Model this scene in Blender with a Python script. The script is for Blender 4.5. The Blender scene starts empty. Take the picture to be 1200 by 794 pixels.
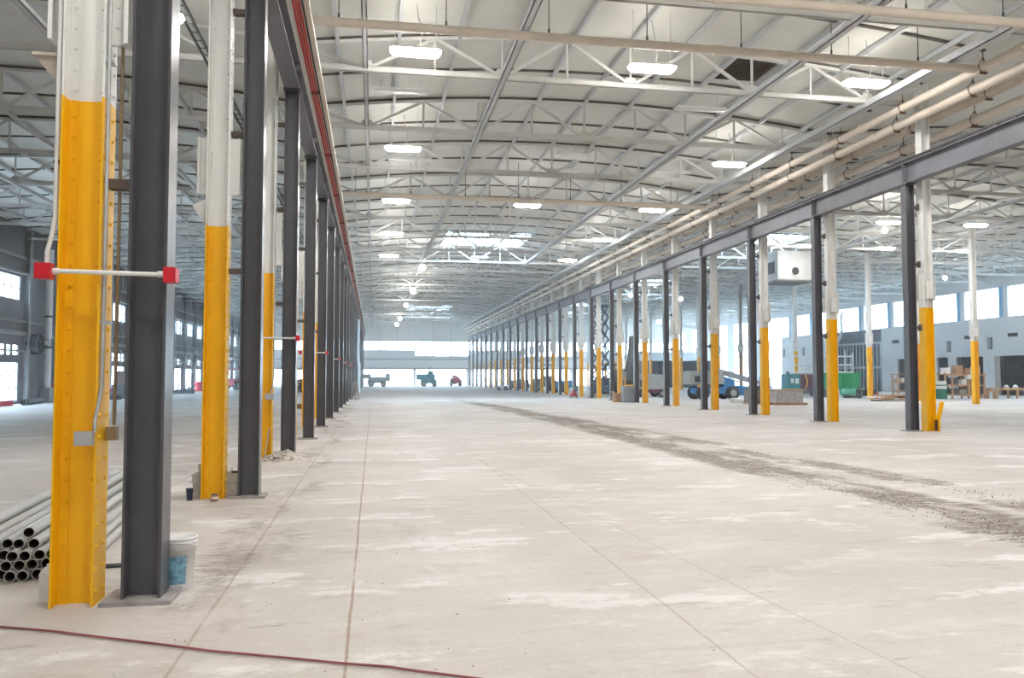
import bpy, math, random
from mathutils import Vector, Matrix

# ---------------------------------------------------------------- camera, light, exposure
S = bpy.context.scene
COL = S.collection
R = random.Random(7)
FPX = 937.33
cam_d = bpy.data.cameras.new('camera')
cam_d.sensor_width = 36.0
cam_d.lens = 36.0 * FPX / 1200.0
cam_d.clip_end = 2000
cam = bpy.data.objects.new('camera', cam_d)
COL.objects.link(cam)
cam.location = (0, 0, 1.62)
cam.rotation_euler = (math.pi / 2 + 0.0459, 0.0, -0.1717)
S.camera = cam

W = bpy.data.worlds.new('daylight')
S.world = W
W.use_nodes = True
bg = W.node_tree.nodes['Background']
bg.inputs['Color'].default_value = (0.66, 0.84, 1.0, 1)
bg.inputs['Strength'].default_value = 10.0
LAMP = 62.0            # emission of the lit high bay diffusers
HAZE = 0.0034          # density of the dust hanging in the hall
S.view_settings.view_transform = 'Standard'
S.view_settings.look = 'None'
S.view_settings.exposure = 1.04
S.view_settings.gamma = 1.0
S.view_settings.use_curve_mapping = False
S.cycles.use_denoising = True
S.cycles.max_bounces = 7
S.cycles.diffuse_bounces = 4
S.cycles.glossy_bounces = 2
S.cycles.transparent_max_bounces = 12
S.cycles.sample_clamp_indirect = 6.0

# ---------------------------------------------------------------- materials
class NT:
    def __init__(s, name):
        s.m = bpy.data.materials.new(name); s.m.use_nodes = True
        s.t = s.m.node_tree; s.b = s.t.nodes['Principled BSDF']; s.out = s.t.nodes['Material Output']
    def n(s, typ, **kw):
        x = s.t.nodes.new(typ)
        for k, v in kw.items(): setattr(x, k, v)
        return x
    def link(s, a, b): s.t.links.new(a, b)
    def put(s, sock, v):
        if isinstance(v, bpy.types.NodeSocket): s.link(v, sock)
        else: sock.default_value = v
    def math(s, op, a, b=0.0, c=0.0, clamp=False):
        x = s.n('ShaderNodeMath', operation=op, use_clamp=clamp)
        s.put(x.inputs[0], a); s.put(x.inputs[1], b); s.put(x.inputs[2], c)
        return x.outputs[0]
    def ss(s, v, lo, hi):
        x = s.n('ShaderNodeMapRange', interpolation_type='SMOOTHSTEP')
        s.put(x.inputs[0], v); x.inputs[1].default_value = lo; x.inputs[2].default_value = hi
        return x.outputs[0]
    def mix(s, f, a, b):
        x = s.n('ShaderNodeMix', data_type='RGBA')
        s.put(x.inputs[0], f)
        for i, v in ((6, a), (7, b)): s.put(x.inputs[i], v if isinstance(v, bpy.types.NodeSocket) else (*v[:3], 1))
        return x.outputs[2]
    def noise(s, vec, scale, detail=4.0, rough=0.6, mapscale=None):
        if mapscale:
            mp = s.n('ShaderNodeMapping'); mp.inputs['Scale'].default_value = mapscale; s.link(vec, mp.inputs[0]); vec = mp.outputs[0]
        x = s.n('ShaderNodeTexNoise'); s.link(vec, x.inputs['Vector'])
        x.inputs['Scale'].default_value = scale; x.inputs['Detail'].default_value = detail; x.inputs['Roughness'].default_value = rough
        return x.outputs[0]
    def obj(s): return s.n('ShaderNodeTexCoord').outputs['Object']
    def bump(s, h, strength, dist):
        x = s.n('ShaderNodeBump'); x.inputs['Strength'].default_value = strength; x.inputs['Distance'].default_value = dist
        s.link(h, x.inputs['Height']); s.link(x.outputs[0], s.b.inputs['Normal'])

MATS = {}
def mat(name, col, rough=0.6, metal=0.0, vary=0.12, scale=3.0, dirt=None, dirt_amt=0.0, bump=0.0, stretch=None):
    if name in MATS: return MATS[name]
    t = NT(name); v = t.obj()
    a = t.noise(v, scale, 5, 0.6, stretch)
    lo = [c * (1 - vary) for c in col]; hi = [min(1, c * (1 + vary)) for c in col]
    c = t.mix(t.ss(a, 0.3, 0.7), lo, hi)
    if dirt:
        d = t.noise(v, scale * 2.3, 6, 0.7, stretch)
        c = t.mix(t.math('MULTIPLY', t.ss(d, 0.55, 0.75), dirt_amt), c, dirt)
    t.link(c, t.b.inputs['Base Color'])
    t.b.inputs['Roughness'].default_value = rough; t.b.inputs['Metallic'].default_value = metal
    if bump: t.bump(t.noise(v, scale * 8, 3), bump, 0.01)
    MATS[name] = t.m
    return t.m
def emit(name, col, strength):
    if name in MATS: return MATS[name]
    t = NT(name); t.b.inputs['Base Color'].default_value = (0.8, 0.8, 0.8, 1)
    t.b.inputs['Emission Color'].default_value = (*col, 1); t.b.inputs['Emission Strength'].default_value = strength
    MATS[name] = t.m; return t.m
def glass_mat():
    t = NT('window_glass'); g = t.n('ShaderNodeBsdfGlossy'); tr = t.n('ShaderNodeBsdfTransparent'); mx = t.n('ShaderNodeMixShader')
    g.inputs['Roughness'].default_value = 0.08; tr.inputs['Color'].default_value = (0.93, 0.97, 1.0, 1)
    mx.inputs[0].default_value = 0.06
    t.link(tr.outputs[0], mx.inputs[1]); t.link(g.outputs[0], mx.inputs[2]); t.link(mx.outputs[0], t.out.inputs['Surface'])
    MATS['glass'] = t.m; return t.m

M_STEEL = mat('grey_primer_steel', (0.088, 0.087, 0.098), 0.30, 0.0, 0.10, 2.0, (0.16, 0.15, 0.15), 0.25)
M_BEAM = mat('grey_beam_steel', (0.15, 0.15, 0.17), 0.5, 0.0, 0.10, 1.2, (0.24, 0.22, 0.21), 0.25)
M_RAIL = mat('dark_rail_steel', (0.05, 0.045, 0.05), 0.55, 0.2, 0.2, 5.0)
M_YEL = mat('yellow_paint', (0.93, 0.50, 0.002), 0.45, 0.0, 0.05, 2.5, (0.80, 0.36, 0.005), 0.4, 0.15, (1, 1, 0.4))
M_WHT = mat('cream_white_paint', (0.82, 0.82, 0.79), 0.5, 0.0, 0.05, 2.5, (0.5, 0.42, 0.33), 0.35, 0.12, (1, 1, 0.3))
M_RUSTW = mat('rust_streaked_paint', (0.55, 0.50, 0.46), 0.6, 0.0, 0.1, 1.6, (0.16, 0.07, 0.04), 0.9, 0.1, (2, 2, 0.25))
M_TRUSS = mat('pale_truss_paint', (0.64, 0.64, 0.61), 0.55, 0.0, 0.06, 1.5, (0.46, 0.42, 0.36), 0.3)
M_STRUT = mat('bluish_strut_paint', (0.58, 0.60, 0.62), 0.85, 0.0, 0.05, 1.0)
M_DECK = mat('roof_deck_paint', (0.69, 0.695, 0.655), 0.75, 0.0, 0.05, 0.35, (0.5, 0.47, 0.42), 0.3)
M_RIB = mat('dark_roof_joint', (0.13, 0.12, 0.11), 0.8, 0.0, 0.2, 2.0)
M_PIPE = mat('cream_pipe_paint', (0.66, 0.58, 0.49), 0.5, 0.0, 0.06, 1.2, (0.52, 0.40, 0.28), 0.35)
M_RUST = mat('rusty_iron', (0.14, 0.065, 0.04), 0.8, 0.2, 0.3, 6.0, (0.05, 0.03, 0.025), 0.6)
M_RED = mat('red_paint', (0.62, 0.015, 0.03), 0.4, 0.0, 0.08, 4.0)
M_CRED = mat('conductor_red', (0.60, 0.05, 0.035), 0.5, 0.0, 0.08, 4.0)
M_BLK = mat('black_rubber', (0.025, 0.025, 0.028), 0.7, 0.0, 0.2, 4.0)
M_GALV = mat('galvanised_metal', (0.55, 0.56, 0.57), 0.38, 0.6, 0.08, 6.0)
M_BRONZE = mat('tarnished_conduit', (0.33, 0.26, 0.16), 0.5, 0.4, 0.15, 6.0)
M_PVC = mat('grey_pvc', (0.52, 0.53, 0.52), 0.35, 0.0, 0.06, 1.5, (0.45, 0.40, 0.34), 0.4)
M_PVCIN = mat('pipe_bore', (0.10, 0.085, 0.07), 0.8, 0.0, 0.1, 3.0)
M_PLW = mat('white_plastic', (0.78, 0.78, 0.77), 0.4, 0.0, 0.04, 4.0)
M_PLB = mat('blue_print', (0.16, 0.34, 0.46), 0.5, 0.0, 0.35, 22.0, (0.72, 0.76, 0.78), 0.95)
M_WOOD = mat('raw_timber', (0.50, 0.31, 0.17), 0.7, 0.0, 0.18, 3.0, (0.3, 0.17, 0.08), 0.4, 0.1, (1, 1, 0.3))
M_CARD = mat('cardboard', (0.42, 0.25, 0.14), 0.8, 0.0, 0.1, 4.0)
M_BLUE = mat('machine_blue', (0.03, 0.18, 0.42), 0.65, 0.0, 0.1, 2.0)
M_NAVYB = mat('scissor_navy', (0.03, 0.07, 0.14), 0.6, 0.0, 0.1, 2.0)
M_TEAL = mat('machine_teal', (0.04, 0.20, 0.22), 0.5, 0.0, 0.1, 3.0)
M_GRN = mat('machine_green', (0.02, 0.34, 0.13), 0.5, 0.0, 0.1, 2.0)
M_DGRN = mat('bin_green', (0.02, 0.17, 0.11), 0.5, 0.0, 0.1, 2.0)
M_MGREY = mat('machine_grey', (0.30, 0.31, 0.29), 0.5, 0.0, 0.1, 2.0)
M_DGREY = mat('dark_machine_grey', (0.09, 0.095, 0.10), 0.6, 0.0, 0.2, 2.0)
M_BOOM = mat('boom_grey', (0.26, 0.28, 0.31), 0.45, 0.1, 0.08, 2.0)
M_MAR = mat('maroon_paint', (0.13, 0.035, 0.06), 0.6, 0.0, 0.15, 3.0)
M_MRED = mat('machine_red', (0.42, 0.03, 0.04), 0.5, 0.0, 0.12, 2.0)
M_LWALL = mat('weathered_wall_panel', (0.20, 0.19, 0.19), 0.8, 0.0, 0.15, 0.5, (0.12, 0.10, 0.09), 0.5)
M_GIRT = mat('wall_girt_steel', (0.30, 0.29, 0.29), 0.7, 0.0, 0.12, 1.0)
M_RWALL = mat('white_wall_board', (0.74, 0.76, 0.78), 0.8, 0.0, 0.03, 0.4)
M_EWALL = mat('end_wall_board', (0.64, 0.62, 0.60), 0.8, 0.0, 0.07, 0.3, (0.35, 0.34, 0.36), 0.5)
M_FRAME = mat('window_frame_paint', (0.40, 0.45, 0.50), 0.6, 0.0, 0.06, 1.0)
M_BREV = mat('blue_reveal', (0.20, 0.50, 0.78), 0.6, 0.0, 0.05, 1.0)
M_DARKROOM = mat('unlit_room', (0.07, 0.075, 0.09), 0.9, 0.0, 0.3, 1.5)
M_STUD = mat('metal_stud', (0.42, 0.43, 0.45), 0.5, 0.3, 0.1, 1.0)
M_LIGHTBODY = mat('lamp_housing_white', (0.82, 0.82, 0.80), 0.4, 0.0, 0.03, 3.0)
M_WIRE = mat('pale_wire', (0.6, 0.6, 0.58), 0.5, 0.0, 0.05, 3.0)
M_RUB = mat('plaster_rubble', (0.60, 0.55, 0.50), 0.95, 0.0, 0.2, 9.0)
M_CLOD = mat('dry_mud', (0.30, 0.26, 0.22), 0.95, 0.0, 0.3, 3.0)
M_CORD = mat('dull_red_hose', (0.30, 0.09, 0.10), 0.6, 0.0, 0.3, 1.6, (0.16, 0.13, 0.13), 0.6)
M_WRAP = mat('stretch_wrap', (0.48, 0.46, 0.46), 0.25, 0.0, 0.18, 7.0, (0.32, 0.22, 0.19), 0.5, 0.3)
M_SHEET = mat('plastic_sheeting', (0.66, 0.70, 0.75), 0.3, 0.0, 0.15, 2.0)
M_LIT = emit('lit_diffuser', (1.0, 0.972, 0.935), LAMP)
M_UP = emit('lit_uplight', (1.0, 0.95, 0.87), LAMP * .16)
M_BULB = emit('lit_bulb', (1.0, 0.97, 0.92), LAMP * 1.3)
M_GLASS = glass_mat()
M_OUT = mat('outside_concrete', (0.62, 0.62, 0.60), 0.9, 0.0, 0.05, 0.1)

def floor_mat():
    t = NT('dusty_concrete'); v = t.obj()
    sep = t.n('ShaderNodeSeparateXYZ'); t.link(v, sep.inputs[0]); X, Y = sep.outputs[0], sep.outputs[1]
    big = t.noise(v, 0.22, 5, 0.6); mid = t.noise(v, 1.5, 7, 0.68, (0.5, 1.3, 1)); fine = t.noise(v, 11, 5, 0.7)
    c = t.mix(t.ss(big, 0.35, 0.68), (0.50, 0.462, 0.428), (0.60, 0.563, 0.530))
    c = t.mix(t.math('MULTIPLY', t.ss(mid, 0.50, 0.70), 0.55), c, (0.68, 0.655, 0.635))            # wiped pale patches
    st = t.noise(v, 0.8, 9, 0.72, (0.55, 1.25, 1))
    c = t.mix(t.math('MULTIPLY', t.ss(st, 0.54, 0.60), 0.62), c, (0.76, 0.75, 0.74))
    br = t.noise(v, 1.7, 8, 0.75, (0.6, 1.2, 1))
    c = t.mix(t.math('MULTIPLY', t.ss(br, 0.53, 0.66), 0.5), c, (0.40, 0.345, 0.295))             # tan dust
    sc = t.noise(v, 3.2, 8, 0.75, (0.35, 1.8, 1))
    c = t.mix(t.math('MULTIPLY', t.ss(sc, 0.60, 0.68), 0.62), c, (0.27, 0.23, 0.20))               # scuffs
    c = t.mix(t.math('MULTIPLY', t.ss(fine, 0.55, 0.75), 0.28), c, (0.34, 0.29, 0.25))
    wob = t.math('SUBTRACT', t.noise(v, 0.7, 4, 0.7), 0.5)
    def track(c0, drift, power, y0, half, amt, th):
        dy = t.math('MAXIMUM', t.math('SUBTRACT', Y, y0), 0)
        d = t.math('ADD', t.math('SUBTRACT', X, c0), t.math('MULTIPLY', t.math('POWER', dy, power), drift))
        d = t.math('ADD', t.math('ABSOLUTE', t.math('ADD', d, t.math('MULTIPLY', wob, 0.7))), t.math('MULTIPLY', t.math('SUBTRACT', sc, 0.5), 1.5))
        m = t.math('SUBTRACT', 1.0, t.ss(d, half * 0.75, half * 1.15))
        brk = t.ss(t.noise(v, 0.55, 5, 0.65, (1.6, 0.6, 1)), th, th + 0.14)
        rut = t.math('MULTIPLY', t.ss(t.noise(v, 5.5, 4, 0.6, (0.45, 1.8, 1)), 0.30, 0.55), t.ss(t.noise(v, 16, 5, 0.75), 0.36, 0.54))
        near = t.math('SUBTRACT', 1.0, t.ss(Y, 42.0, 62.0))
        return t.math('MULTIPLY', t.math('MULTIPLY', t.math('MULTIPLY', m, brk), near), t.math('MULTIPLY', t.math('ADD', t.math('MULTIPLY', rut, 0.8), 0.28), amt))
    k1 = track(6.75, 0.0011, 2.0, 20, 0.66, 1.0, 0.38)
    k2 = track(8.2, 0.055, 1.0, 12, 0.46, 0.95, 0.41)
    k3 = track(-1.1, 0.004, 1.0, 8, 0.34, 0.8, 0.47)
    k4 = track(0.4, -0.004, 1.0, 12, 0.22, 0.4, 0.5)
    for k, col in ((k1, (0.215, 0.175, 0.135)), (k2, (0.235, 0.19, 0.15)), (k3, (0.26, 0.22, 0.18)), (k4, (0.33, 0.28, 0.24))):
        c = t.mix(k, c, col)
    def line(c0, drift, half, amt, col, lo=3, hi=60):
        d = t.math('ABSOLUTE', t.math('ADD', t.math('SUBTRACT', X, c0), t.math('ADD', t.math('MULTIPLY', Y, drift), t.math('MULTIPLY', wob, 0.03))))
        m = t.math('SUBTRACT', 1.0, t.ss(d, half * 0.4, half))
        br = t.ss(t.noise(v, 1.4, 5, 0.75, (1, 0.9, 1)), 0.30, 0.48)
        rng = t.math('SUBTRACT', 1.0, t.ss(Y, hi * 0.6, hi))
        return t.math('MULTIPLY', t.math('MULTIPLY', m, rng), t.math('MULTIPLY', br, amt)), col
    jl = [line(-0.14, 0, 0.014, 0.8, (0.30, 0.20, 0.14)), line(-1.09, 0, 0.016, 0.5, (0.28, 0.2, 0.15)), line(2.05, 0, 0.014, 0.38, (0.25, 0.18, 0.13), hi=30),
          line(3.25, 0.08, 0.013, 0.34, (0.28, 0.2, 0.15), hi=24), line(-2.9, 0, 0.03, 0.4, (0.3, 0.22, 0.17)), line(12.0, 0, 0.03, 0.25, (0.3, 0.25, 0.2))]
    for m, col in jl: c = t.mix(m, c, col)
    gr1 = t.noise(v, 26, 6, 0.75); gr2 = t.noise(v, 7, 8, 0.75, (0.6, 1.3, 1))
    c = t.mix(t.math('MULTIPLY', t.ss(gr1, 0.56, 0.72), 0.45), c, (0.36, 0.31, 0.27))
    c = t.mix(t.math('MULTIPLY', t.ss(gr1, 0.46, 0.30), 0.35), c, (0.74, 0.72, 0.70))
    c = t.mix(t.math('MULTIPLY', t.ss(gr2, 0.60, 0.70), 0.45), c, (0.33, 0.28, 0.24))
    c = t.mix(t.math('MULTIPLY', t.ss(gr2, 0.42, 0.32), 0.4), c, (0.78, 0.765, 0.75))
    dy = t.math('ABSOLUTE', t.math('SUBTRACT', t.math('MODULO', t.math('ADD', Y, 100.0), 9.97), 4.9))
    jt = t.math('MULTIPLY', t.math('SUBTRACT', 1.0, t.ss(dy, 0.01, 0.03)), t.math('MULTIPLY', t.ss(big, 0.45, 0.6), 0.15))
    c = t.mix(jt, c, (0.3, 0.22, 0.17))
    sp = t.noise(v, 0.37, 4, 0.7)
    c = t.mix(t.math('MULTIPLY', t.ss(sp, 0.70, 0.76), 0.45), c, (0.42, 0.25, 0.14))               # rust coloured spots
    t.link(c, t.b.inputs['Base Color'])
    t.b.inputs['Roughness'].default_value = 0.62
    t.b.inputs['Specular IOR Level'].default_value = 0.22
    h = t.math('ADD', t.math('MULTIPLY', mid, 0.6), t.math('MULTIPLY', fine, 0.35))
    h = t.math('ADD', h, t.math('MULTIPLY', t.math('ADD', k1, k2), t.math('MULTIPLY', fine, 1.6)))
    t.bump(h, 0.5, 0.035)
    return t.m
M_FLOOR = floor_mat()

# ---------------------------------------------------------------- mesh helpers
class MB:
    def __init__(s): s.v = []; s.f = []; s.sm = []
    def add(s, vs, fs, smooth=False):
        o = len(s.v); s.v += [tuple(p) for p in vs]; s.f += [[i + o for i in f] for f in fs]; s.sm += [smooth] * len(fs); return s
    def box(s, a, b):
        x0, y0, z0 = a; x1, y1, z1 = b
        return s.add([(x0, y0, z0), (x1, y0, z0), (x1, y1, z0), (x0, y1, z0), (x0, y0, z1), (x1, y0, z1), (x1, y1, z1), (x0, y1, z1)],
                     [(3, 2, 1, 0), (4, 5, 6, 7), (0, 1, 5, 4), (1, 2, 6, 5), (2, 3, 7, 6), (3, 0, 4, 7)])
    def cbox(s, c, d): return s.box([c[i] - d[i] / 2 for i in range(3)], [c[i] + d[i] / 2 for i in range(3)])
    def frame(s, p, q, up=(0, 0, 1)):
        p, q = Vector(p), Vector(q); d = (q - p).normalized(); u = Vector(up)
        if abs(d.dot(u)) > 0.98: u = Vector((0, 1, 0))
        sx = d.cross(u).normalized(); return p, q, d, sx, sx.cross(d).normalized()
    def bar(s, p, q, w, h, up=(0, 0, 1)):
        p, q, d, sx, sz = s.frame(p, q, up); a, b = sx * w / 2, sz * h / 2
        vs = [p - a - b, p + a - b, p + a + b, p - a + b, q - a - b, q + a - b, q + a + b, q - a + b]
        return s.add(vs, [(0, 1, 2, 3), (7, 6, 5, 4), (0, 4, 5, 1), (1, 5, 6, 2), (2, 6, 7, 3), (3, 7, 4, 0)])
    def taper(s, p, q, w0, h0, w1, h1):
        p, q, d, sx, sz = s.frame(p, q)
        vs = [p + sx * i * w0 / 2 + sz * j * h0 / 2 for i, j in ((-1, -1), (1, -1), (1, 1), (-1, 1))] + [q + sx * i * w1 / 2 + sz * j * h1 / 2 for i, j in ((-1, -1), (1, -1), (1, 1), (-1, 1))]
        return s.add(vs, [(0, 1, 2, 3), (7, 6, 5, 4), (0, 4, 5, 1), (1, 5, 6, 2), (2, 6, 7, 3), (3, 7, 4, 0)])
    def tube(s, p, q, r, n=12, r2=None, cap=True):
        p, q, d, sx, sz = s.frame(p, q); r2 = r if r2 is None else r2; vs = []
        for c, rr in ((p, r), (q, r2)):
            for i in range(n):
                a = 2 * math.pi * i / n; vs.append(c + sx * math.cos(a) * rr + sz * math.sin(a) * rr)
        s.add(vs, [(i, i + n, (i + 1) % n + n, (i + 1) % n) for i in range(n)], True)
        if cap: s.add(vs, [list(range(n)), list(range(2 * n - 1, n - 1, -1))])
        return s
    def hollow(s, p, q, r, ri, n=14):
        p, q, d, sx, sz = s.frame(p, q); vs = []
        for c, rr in ((p, r), (q, r), (p, ri), (q, ri)):
            for i in range(n):
                a = 2 * math.pi * i / n; vs.append(c + sx * math.cos(a) * rr + sz * math.sin(a) * rr)
        fs = [(i, i + n, (i + 1) % n + n, (i + 1) % n) for i in range(n)]
        s.add(vs, fs, True)
        s.add(vs, [((i + 1) % n, (i + 1) % n + 2 * n, i + 2 * n, i) for i in range(n)])
        s.add(vs, [(i + n, i + 3 * n, (i + 1) % n + 3 * n, (i + 1) % n + n) for i in range(n)])
        return s
    def path(s, pts, r, n=8):
        pts = [Vector(p) for p in pts]; rings = []; ref = Vector((0, 0, 1))
        for i, p in enumerate(pts):
            d = (pts[min(i + 1, len(pts) - 1)] - pts[max(i - 1, 0)]).normalized()
            u = ref if abs(d.dot(ref)) < 0.95 else Vector((0, 1, 0))
            sx = d.cross(u).normalized(); sz = sx.cross(d)
            rings.append([p + sx * math.cos(2 * math.pi * k / n) * r + sz * math.sin(2 * math.pi * k / n) * r for k in range(n)])
        vs = [x for rg in rings for x in rg]; fs = []
        for i in range(len(pts) - 1):
            for k in range(n): fs.append((i * n + k, (i + 1) * n + k, (i + 1) * n + (k + 1) % n, i * n + (k + 1) % n))
        s.add(vs, fs, True); m = (len(pts) - 1) * n
        return s.add(vs, [list(range(n)), list(range(m + n - 1, m - 1, -1))])
    def lathe(s, prof, c=(0, 0, 0), n=20, smooth=True):
        vs = [(c[0] + r * math.cos(2 * math.pi * i / n), c[1] + r * math.sin(2 * math.pi * i / n), c[2] + z) for r, z in prof for i in range(n)]
        fs = [(j * n + i, j * n + (i + 1) % n, (j + 1) * n + (i + 1) % n, (j + 1) * n + i) for j in range(len(prof) - 1) for i in range(n)]
        return s.add(vs, fs, smooth)
    def prism(s, poly, y0, y1):
        n = len(poly); vs = [(x, y0, z) for x, z in poly] + [(x, y1, z) for x, z in poly]
        return s.add(vs, [list(range(n)), list(range(2 * n - 1, n - 1, -1))] + [(i, i + n, (i + 1) % n + n, (i + 1) % n) for i in range(n)])
    def ball(s, c, r, n=10, m=6):
        return s.lathe([(max(1e-4, r * math.sin(math.pi * j / m)), -r * math.cos(math.pi * j / m)) for j in range(m + 1)], c, n)
    def rock(s, c, r, rnd):
        pts = [(1, 0, 0), (-1, 0, 0), (0, 1, 0), (0, -1, 0), (0, 0, 1), (0, 0, -1)]
        vs = [[c[i] + p[i] * r * rnd.uniform(0.6, 1.4) * (0.7 if i == 2 else 1) + rnd.uniform(-.25, .25) * r for i in range(3)] for p in pts]
        return s.add(vs, [(0, 2, 4), (2, 1, 4), (1, 3, 4), (3, 0, 4), (2, 0, 5), (1, 2, 5), (3, 1, 5), (0, 3, 5)])
    def mesh(s, name, m):
        me = bpy.data.meshes.new(name); me.from_pydata(s.v, [], s.f)
        me.polygons.foreach_set('use_smooth', s.sm)
        me.materials.append(m); me.update(); return me
    def build(s, name, m, parent=None, loc=None, rz=0.0):
        return ob(name, s.mesh(name, m), parent, loc, rz)

def ob(name, data, parent=None, loc=None, rz=0.0):
    o = bpy.data.objects.new(name, data); COL.objects.link(o)
    if parent is not None: o.parent = parent
    if loc is not None: o.location = loc
    if rz: o.rotation_euler = (0, 0, rz)
    return o
def thing(name, label, cat, loc=(0, 0, 0), rz=0.0, group=None):
    o = ob(name, None, None, loc, rz); return tag(o, label, cat, group)
def tag(o, label, cat, group=None):
    o['label'] = label; o['category'] = cat
    if group: o['group'] = group
    return o
def struct(o, label=None):
    o['kind'] = 'structure'
    if label: o['label'] = label; o['category'] = 'building part'
    return o
def copy_tree(o, parent=None, loc=None, rz=None):
    c = o.copy(); COL.objects.link(c); c.parent = parent
    if loc is not None: c.location = loc
    if rz is not None: c.rotation_euler = (0, 0, rz)
    for ch in list(o.children): copy_tree(ch, c)
    return c
ORD = 'first second third fourth fifth sixth seventh eighth ninth tenth eleventh twelfth thirteenth fourteenth fifteenth sixteenth seventeenth eighteenth nineteenth twentieth'.split()
ORD += ['twenty-' + x for x in ORD[:9]] + ['thirtieth']

# ---------------------------------------------------------------- the grid of the hall
G0, GS = 6.14, 4.985
def gy(k): return G0 + GS * k
YF = 136.0; YB = -14.0                       # far and near end
XL_Y, XR_Y, X3, XW, XLW = -2.07, 16.10, 34.3, 52.3, -20.2
ZC = 9.69; ZE = 10.35; ZR = 11.0             # truss bottom chord, roof at eave, roof at crown
BAYS = {'left': (-11.13, 9.07), 'central': (7.015, 9.085), 'near right': (25.2, 9.1), 'far right': (43.3, 9.0)}

# ---------------------------------------------------------------- floor, ground
struct(MB().box((XLW - .3, YB, -0.3), (XW + .3, YF + .3, 0)).build('floor', M_FLOOR), 'pale dusty concrete floor slab with muddy tyre tracks')
struct(MB().box((-160, -120, -0.6), (220, 420, -0.32)).build('ground', M_OUT), 'bright paved ground outside the hall')

# ---------------------------------------------------------------- roof
def arch(u): return ZE + (ZR - ZE) * (1 - u * u)
def arc_mesh(hw, y0, y1, z_lo, z_hi, u0=-1.0, u1=1.0, n=14):
    b = MB(); vs = []; 
    for y in (y0, y1):
        for dz in (z_lo, z_hi):
            for i in range(n + 1):
                u = u0 + (u1 - u0) * i / n; vs.append((u * hw, y, arch(u) + dz))
    m = n + 1; fs = []
    for i in range(n):
        fs += [(i, i + 1, 2 * m + i + 1, 2 * m + i), (m + i, 3 * m + i, 3 * m + i + 1, m + i + 1), (i, m + i, m + i + 1, i + 1), (2 * m + i, 2 * m + i + 1, 3 * m + i + 1, 3 * m + i)]
    fs += [(0, 2 * m, 3 * m, m), (n, m + n, 3 * m + n, 2 * m + n)]
    return b.add(vs, fs)
H2 = GS / 2
SKY = {'central': (18, 40), 'near right': (17, 27, 37), 'left': (), 'far right': ()}
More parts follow.
